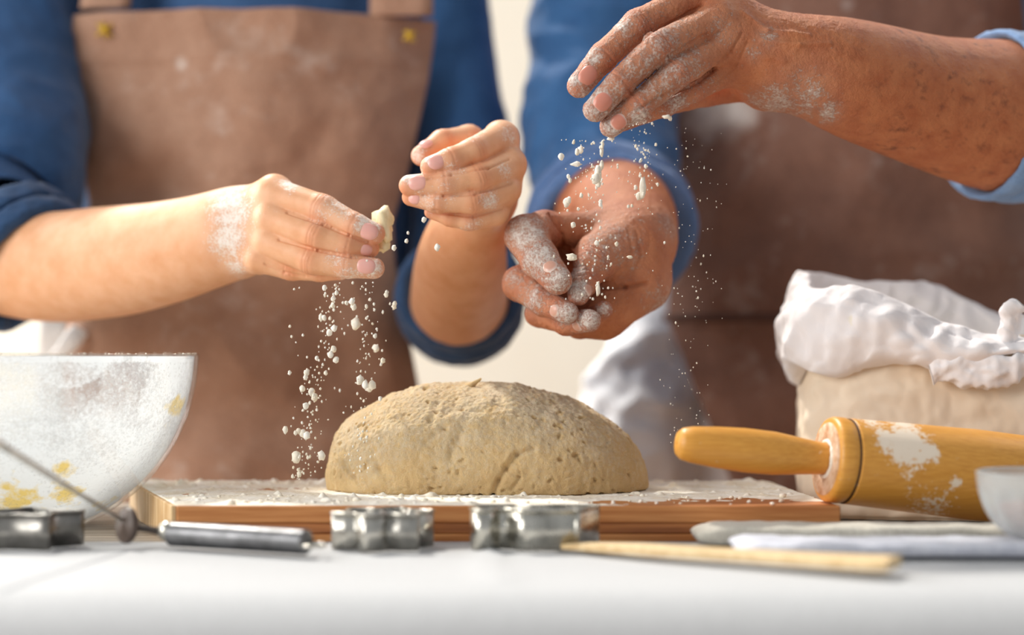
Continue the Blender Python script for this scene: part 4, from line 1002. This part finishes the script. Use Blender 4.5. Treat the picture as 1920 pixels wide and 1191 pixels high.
def stitches(parent, c, r, m):
    for k, (a, b) in enumerate((((-1, -0.7), (1, 0.7)), ((-0.9, 0.8), (0.9, -0.8)), ((-0.2, 1), (0.2, -1)))):
        A = c + np.array((a[0] * r, -0.001, a[1] * r)); B = c + np.array((b[0] * r, -0.001, b[1] * r)); mid = (A + B) / 2 + np.array((0, -0.002, 0))
        v, f, _ = sweep([(*A, 0.0012), (*mid, 0.0024 if k == 0 else 0.0016), (*B, 0.0010)], 14, 10); v, f = cap(v, f, 14, 10)
        mk('thread_stitch', v, f, m, parent)
def legs(parent, xc, yc, hipz, m_tr, m_shoe, wide=0.10):
    caps = [((xc, yc, hipz + 0.02, 0.14), (xc, yc, hipz - 0.06, 0.15), 1.2)]
    for s_ in (-1, 1):
        caps += [((xc + s_ * wide * 0.8, yc, hipz - 0.05, 0.095), (xc + s_ * wide, yc + 0.01, 0.48, 0.068), 1), ((xc + s_ * wide, yc + 0.01, 0.48, 0.068), (xc + s_ * wide, yc + 0.03, 0.13, 0.058), 1)]
    v, q, _ = coarse(caps, 0.009); v = v + vnormals(v, q) * (0.004 * (ridged(v, 12, 2, xc) - 1))[:, None]; mk('trousers', v, q, m_tr, parent)
    for s_ in (-1, 1):
        x = xc + s_ * wide
        v, q, _ = coarse([((x, yc + 0.04, 0.058, 0.042), (x, yc - 0.06, 0.048, 0.036), 1), ((x, yc - 0.06, 0.048, 0.036), (x, yc - 0.15, 0.043, 0.030), 1), ((x, yc + 0.04, 0.06, 0.04), (x, yc + 0.03, 0.11, 0.036), 1)], 0.005)
        v[:, 2] = np.maximum(v[:, 2], 0.0125); mk('shoe', v, q, m_shoe, parent)
M_shoe = simple('grey_shoe', (120, 116, 112), rough=0.7)

# ---- left person
pc = P(462, 600, 1.93)[0]
cx1, cy1 = pc, 2.06
child = thing('person', 'younger person in a taupe apron and denim shirt, sprinkling flour left of the dough', 'person', (cx1, cy1, 0.01))
meshes = [hand_mesh(specA, 0.00115), hand_mesh(specB, 0.00115)]
SL1, SR1 = P(-40, -180, 2.0), P(846, -200, 2.06)
EL1, ER1 = P(-130, 470, 1.82), P(862, 600, 1.87)
meshes.append(coarse([((cx1, cy1 + 0.02, 1.28, 0.11), (cx1, cy1 + 0.02, 1.02, 0.10), 1.1), ((cx1, cy1 + 0.02, 1.02, 0.10), (cx1, cy1 + 0.02, 0.86, 0.12), 1.1), ((SL1[0] + .05, 2.06, SL1[2], 0.04), (SR1[0] - .06, 2.07, SR1[2], 0.03), 1), ((SR1[0] - .06, 2.07, SR1[2], 0.03), (SR1[0], 2.07, SR1[2], 0.022), 1), ((cx1, cy1, 1.35, 0.09), (cx1, cy1, 1.50, 0.05), 1),
    ((SL1[0], 2.04, SL1[2], 0.050), (*EL1, RR(80, 1.82)), 1), ((SR1[0], 2.07, SR1[2], 0.022), (ER1[0], 2.03, ER1[2] + 0.02, 0.026), 1), ((ER1[0], 2.03, ER1[2] + 0.02, 0.026), (ER1[0], 1.9, ER1[2], 0.040), 1)]))
v, q, at = merge(meshes); body1 = mk('body', v, q, M_child, child, attrs=at)
for fg, nrm, L, Wd in ((Afing[0], (0.12, -1, -0.10), 0.0150, 0.0135), (Afing[2], (0.10, -1, 0.10), 0.0150, 0.0125), (Bfing[0], (-0.05, -1, 0.22), 0.0135, 0.0125), (Bfing[1], (-0.02, -1, 0.16), 0.0145, 0.0125), (Bfing[4], (-0.3, -0.75, 0.55), 0.012, 0.011), (Afing[1], (0.25, -1, -0.35), 0.010, 0.009), (Bfing[2], (-0.1, -1, -0.15), 0.010, 0.009)):
    c, a, r = lastseg(fg); nail(body1, c, a, nrm, r, L, Wd, M_nail_c)
# torso shirt
afn1 = lambda z: 0.185 + 0.032 * max(0, min(1, (z - 0.96) / 0.06))
v, f = torso(cx1 - 0.018, cy1 + 0.02, afn1, 0.128, 0.86, 1.40, 3, 0.006); o = mk('shirt', v, f, M_denim_s, child); solid(o, 0.002, -1)
sleeve('sleeve', child, M_denim, [(-14, -230, 2.03, 135), (-8, 40, 1.98, 154), (-2, 220, 1.91, 163), (-10, 330, 1.86, 166), (-40, 400, 1.82, 148), (-20, 445, 1.79, 132)], 5, 0.006)
cuff('rolled_cuff', child, M_denim_d, 30, 482, 1.765, (0.70, -0.38, -0.55), 106, 146, 0.050, 2, 0.003)
sleeve('sleeve', child, M_denim, [(838, -240, 2.06, 74), (846, 0, 2.06, 72), (860, 200, 2.05, 88), (866, 420, 2.02, 96), (866, 560, 1.97, 108), (864, 584, 1.90, 112)], 8, 0.004)
cuff('rolled_cuff', child, M_denim_d, 863, 560, 1.865, (0, -0.85, 0.42), 92, 122, 0.056, 4, 0.003)
# apron
Lr = [(-260, 190), (14, 150), (60, 143), (130, 138), (250, 145), (385, 172), (500, 160), (600, 122), (800, 100), (1000, 90), (1400, 80)]
Rr = [(-260, 770), (20, 815), (60, 812), (150, 800), (300, 770), (420, 737), (500, 742), (640, 768), (720, 782), (850, 792), (1000, 800), (1400, 810)]
zt1 = P(400, 18, 1.90)[2]
def ex1(X, Z):   # hem band at the top and soft folds
    d = 0.0022 * (Z > zt1 - 0.054)
    d = d + 0.006 * np.exp(-(((X - P(610, 130, 1.93)[0]) / 0.03) ** 2 + ((Z - P(610, 130, 1.93)[2]) / 0.012) ** 2))
    d = d - 0.020 * np.exp(-(((X - P(300, 350, 1.93)[0]) / 0.05) ** 2 + ((Z - P(300, 340, 1.93)[2]) / 0.03) ** 2))
    return d
ap1 = apron('apron', child, M_apron_c, Lr, Rr, cx1, cy1, 0.262, 0.165, 2.3, (P(400, 1320, 1.95)[2], zt1), 1.95, 0.028, ex1, flour_lit=[(340, 120, 1.9, 14, .5)])
def asurf(px, py, d=0.006): 
    p = P(px, py, 1.93); y = cy1 - 0.165 * math.sqrt(max(0.02, 1 - ((p[0] - cx1) / 0.262) ** 2)); p = P(px, py, y - d); return p
strap('apron_strap', ap1, M_apron_c, [asurf(197, 16, 0.002), asurf(205, -60, -0.01), asurf(215, -200, -0.04), asurf(240, -330, -0.10)], RR(94, 1.95))
strap('apron_strap', ap1, M_apron_c, [asurf(752, 30, 0.004), asurf(752, -60, -0.004), asurf(735, -200, -0.04), asurf(700, -330, -0.10)], RR(118, 1.95))
stitches(ap1, asurf(196, 57, 0.016), 0.009, M_thread); stitches(ap1, asurf(768, 68, 0.018), 0.007, M_thread)
# white tie strings at the hip
strap('apron_string', ap1, M_string, [P(100, 575, 1.93), P(99, 620, 1.92), P(96, 680, 1.93), P(92, 760, 1.95), P(90, 860, 1.97)], RR(50, 1.93))
v, f, _ = sweep([(*P(150, 618, 1.91), 0.010), (*P(135, 638, 1.905), 0.011), (*P(112, 665, 1.91), 0.009), (*P(80, 700, 1.93), 0.006)], 24, 20, el=0.5); v, f = cap(v, f, 24, 20); mk('apron_string', v, f, M_string, ap1)
legs(child, cx1, cy1 + 0.02, 0.84, M_jean, M_shoe, 0.09)
# crumb of dough pinched in the fingers
def dough_bit(c, r, seed, nm, lab, st=(1, 1, 1)):
    v, f = clump((0, 0, 0), r, seed, st, (iv3, if3)); v = v + v * (0.25 * noise(v, 160, seed))[:, None]; v = v + np.array(c)
    m = bpy.data.materials.get('butter_dough') or simple('butter_dough', (250, 238, 200), (238, 220, 172), 90, 0.8, bscale=400, bstr=0.5)
    return tag(mk(nm, v, f, m, loc=c), lab, 'dough')
dough_bit(P(719, 421, 1.545), 0.0150, 2.2, 'dough_crumb', 'larger pale crumbly dough piece pinched at the younger person index fingertip', (0.62, 0.7, 1.0))
dough_bit(P(714, 457, 1.55), 0.0085, 5.1, 'dough_crumb', 'smaller pale dough lump pinched below the larger one at the fingertips', (0.9, 0.8, 0.8))

# ---- right person
cx2, cy2 = P(1600, 500, 2.05)[0], 2.16
adult = thing('person', 'older person in a brown apron with freckled forearms, pouring flour from the raised hand', 'person', (cx2, cy2, 0.01))
meshes = [hand_mesh(specC, 0.0011), hand_mesh(specD, 0.00115)]
SL2, SR2 = P(1150, -260, 2.1), P(2080, -260, 2.1)
EL2, ER2 = P(1150, 400, 1.90), P(1990, 232, 1.70)
meshes.append(coarse([((cx2, cy2 + 0.02, 1.32, 0.13), (cx2, cy2 + 0.02, 1.02, 0.12), 1.1), ((cx2, cy2 + 0.02, 1.02, 0.12), (cx2, cy2 + 0.02, 0.86, 0.13), 1.1), ((SL2[0], cy2 - 0.02, SL2[2], 0.06), (SR2[0], cy2 - 0.02, SR2[2], 0.06), 1), ((cx2, cy2, 1.42, 0.1), (cx2, cy2, 1.58, 0.055), 1),
    ((SL2[0], cy2 - 0.02, SL2[2], 0.05), (EL2[0], 1.97, EL2[2], 0.044), 1), ((EL2[0], 1.97, EL2[2], 0.044), (*EL2, 0.048), 1), ((SR2[0] + 0.02, cy2 - 0.02, SR2[2], 0.06), (ER2[0] + 0.06, 1.78, ER2[2], 0.055), 1), ((ER2[0] + 0.06, 1.78, ER2[2], 0.055), (*ER2, 0.062), 1)]))
v, q, at = merge(meshes); body2 = mk('body', v, q, M_adult, adult, attrs=at)
for fg, nrm, L, Wd, ff in ((Dfing[0], (-0.05, -1, -0.15), 0.0160, 0.0135, 0.1), (Dfing[1], (-0.1, -1, -0.25), 0.0150, 0.0135, 0.25), (Dfing[2], (-0.15, -0.95, -0.35), 0.0125, 0.012, 0.35), (Cfing[0], (-0.2, -0.7, 0.5), 0.012, 0.012, 0.55), (Cfing[1], (0.0, -0.9, -0.3), 0.010, 0.011, 0.55), (Cfing[2], (0.2, -0.9, -0.2), 0.010, 0.010, 0.55), (Cfing[4], (0.6, -0.8, -0.1), 0.011, 0.011, 0.55)):
    c, a, r = lastseg(fg); nail(body2, c, a, nrm, r, L, Wd, M_nail_a if ff < 0.5 else M_nail_f, ff, 0.0011 if ff < 0.5 else 0.0005)
afn2 = lambda z: 0.222
v, f = torso(cx2 + 0.03, cy2 + 0.02, afn2, 0.14, 0.86, 1.42, 7, 0.006); o = mk('shirt', v, f, M_denim_a, adult); solid(o, 0.002, -1)
sleeve('sleeve', adult, M_denim_a, [(1170, -280, 2.13, 130), (1140, -60, 2.10, 140), (1128, 120, 2.05, 146), (1122, 260, 2.00, 144), (1132, 350, 1.95, 140), (1142, 410, 1.90, 136)], 11, 0.010)
cuff('rolled_cuff', adult, cloth('cuff_blue', (92, 122, 168), (72, 104, 150)), 1146, 424, 1.875, (0.05, -0.82, -0.50), 112, 160, 0.056, 6, 0.003)
sleeve('sleeve', adult, M_denim_l, [(2130, -280, 2.10, 130), (2180, -60, 1.98, 140), (2160, 140, 1.84, 150), (2060, 220, 1.75, 158), (1960, 224, 1.69, 160)], 14, 0.006)
cuff('rolled_cuff', adult, M_denim_l, 1886, 220, 1.655, (-0.9, -0.38, 0.06), 142, 160, 0.045, 9, 0.003)
Lr2 = [(-300, 1400), (-100, 1330), (100, 1285), (270, 1266), (450, 1262), (600, 1254), (720, 1296), (850, 1345), (1000, 1390), (1400, 1420)]
Rr2 = [(-300, 1800), (0, 1895), (200, 1940), (500, 1965), (800, 1975), (1400, 1990)]
zt2 = P(1600, -250, 2.05)[2]
ap2 = apron('apron', adult, M_apron_a, Lr2, Rr2, cx2, cy2, 0.262, 0.175, 6.1, (P(1600, 1200, 2.05)[2], zt2), 2.07, 0.024, None, flour_lit=[(1340, 190, 2.0, 60, 1.0), (1300, 240, 2.0, 26, 1.0), (1395, 210, 2.0, 30, .9), (1375, 200, 2.0, 40, 1.0), (1580, 20, 2.0, 18, 0.6), (1265, 520, 2.05, 20, .5)])  # strong white blobs near the hand paint brightly lit cloth into the flour mask
def asurf2(px, py, d=0.006):
    p = P(px, py, 2.0); y = cy2 - 0.175 * math.sqrt(max(0.02, 1 - ((p[0] - cx2) / 0.262) ** 2)); return P(px, py, y - d)
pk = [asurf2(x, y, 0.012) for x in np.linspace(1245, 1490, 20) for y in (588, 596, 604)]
o = mk('pocket_edge', np.array(pk), grid_faces(20, 3), simple('pocket_dark_seam', (88, 60, 50), rough=0.9), ap2); solid(o, 0.003, 0)  # dark brown seam along the pocket edge
strap('apron_strap', ap2, M_apron_a, [asurf2(1460, -235, 0.004), asurf2(1480, -330, -0.02), asurf2(1500, -430, -0.08)], 0.06)
strap('apron_strap', ap2, M_apron_a, [asurf2(1760, -235, 0.004), asurf2(1745, -330, -0.02), asurf2(1720, -430, -0.08)], 0.06)
legs(adult, cx2, cy2 + 0.02, 0.86, M_trous, M_shoe, 0.11)
v, f, _ = sweep([(*P(1245, 520, 2.22), 0.050), (*P(1225, 640, 2.20), 0.062), (*P(1205, 760, 2.18), 0.080), (*P(1190, 900, 2.17), 0.092), (*P(1185, 1100, 2.17), 0.08)], 100, 90, lambda v, s_, t_: 0.012 * (ridged(v, 10, 2, 3) - 1) + 0.006 * fbm(v, 20, 2, 3))
v, f = cap(v, f, 100, 90); mk('shirt_tail', v, f, M_trous, adult)['label'] = 'white loose cloth hanging at the hip'

# ------------------------------------------------------------------ falling flour
def stream(name, label, big, n, gen, seed):
    r_ = np.random.default_rng(seed); parts = []
    for i, (px, py, r, *st) in enumerate(big):
        Y = 1.50 + r_.normal() * 0.015; parts.append(clump(P(px, py, Y), RR(r, Y), i * 1.3 + seed, st[0] if st else (0.9, 0.9, 1.15)))
    for i in range(n):
        px, py, Y, r = gen(r_); parts.append(clump(P(px, py, Y), RR(r, Y), i * 0.7 + seed, (1, 1, r_.uniform(1, 1.6)), (iv1, if1)))
    v, f = join(parts); c = v.mean(0)
    tag(mk(name, v, f, M_flour, loc=c), label, 'flour', kind='stuff')
bigA = [(667, 608, 10), (608, 596, 5), (625, 560, 5), (624, 573, 5), (627, 615, 6), (618, 624, 6), (660, 566, 6), (663, 576, 6), (650, 568, 4), (705, 653, 7), (625, 655, 6), (620, 665, 6), (630, 675, 6), (675, 712, 8), (685, 722, 7), (697, 722, 8), (692, 728, 7), (718, 676, 5), (567, 729, 6), (573, 708, 5), (575, 698, 6), (584, 735, 7), (590, 745, 7), (573, 761, 6), (556, 858, 10), (603, 855, 8), (568, 812, 7), (575, 817, 7), (535, 806, 6), (560, 808, 5), (543, 699, 4), (739, 465, 5), (739, 575, 5), (740, 570, 5), (724, 553, 5), (725, 548, 4), (703, 630, 4), (611, 700, 4), (594, 672, 4), (713, 748, 4), (561, 890, 5), (554, 812, 4), (631, 549, 4), (795, 412, 5), (820, 464, 6), (608, 540, 5), (688, 490, 3), (762, 452, 4), (765, 437, 3)]
def genA(r):
    t = r.random(); py = 530 + 370 * t
    c = r.choice([0, 1, 2], p=[.45, .35, .2])
    px = (625 - 60 * t + r.normal() * 10) if c == 0 else ((690 - 15 * t + r.normal() * 12) if c == 1 else r.uniform(540, 745 - 60 * t))
    return px, py, 1.50 + r.normal() * 0.02, abs(r.normal() * 1.1) + 0.9
stream('falling_flour', 'flour falling from the younger person fingers past the dough', bigA, 330, genA, 3)
bigD = [(1121, 325, 9, (0.8, 0.9, 1.9)), (1117, 335, 8, (0.9, 0.9, 1.4)), (1205, 352, 9, (0.7, 0.9, 2.4)), (1199, 368, 7), (1062, 380, 7, (0.9, .9, 1.3)), (1066, 376, 6), (1052, 294, 6), (1082, 285, 5, (.8, .9, 1.5)), (1089, 281, 6), (1081, 308, 7, (1.5, .9, .7)), (1128, 285, 5, (.7, .9, 2)), (1130, 270, 4, (.7, .9, 2)), (1066, 331, 4), (1192, 352, 4), (1185, 386, 3), (1178, 387, 3), (1126, 378, 4), (1126, 384, 4), (1122, 345, 6), (1128, 310, 5, (.8, .9, 1.8)), (1075, 422, 5), (1119, 456, 5), (1156, 458, 4), (1072, 482, 8, (1.3, .9, .9)), (1121, 541, 7, (.6, .9, 2)), (1090, 367, 4), (1250, 219, 5, (1.6, .9, .8)), (1257, 222, 4), (1211, 312, 4), (1202, 300, 3), (1233, 346, 3), (1246, 455, 2.5), (1181, 482, 3, (2, 1, 1)), (1145, 260, 5, (1.4, .9, .8)), (1084, 392, 3), (1200, 330, 3)]
def genD(r):
    t = r.random() ** 1.3; c = r.choice([0, 1, 2], p=[.4, .2, .4])
    if c == 0: return 1110 + r.normal() * 26, 262 + 300 * t, 1.475 + r.normal() * 0.01, abs(r.normal() * 0.9) + 0.7
    if c == 1: return 1208 + r.normal() * 12, 225 + 180 * t, 1.475 + r.normal() * 0.01, abs(r.normal() * 0.9) + 0.6
    return 1285 + r.normal() * 28 + 20 * t, 230 + 600 * r.random(), 1.50 + r.normal() * 0.02, abs(r.normal() * 0.5) + 0.55
stream('falling_flour', 'flour poured from the older person raised hand', bigD, 420, genD, 5)
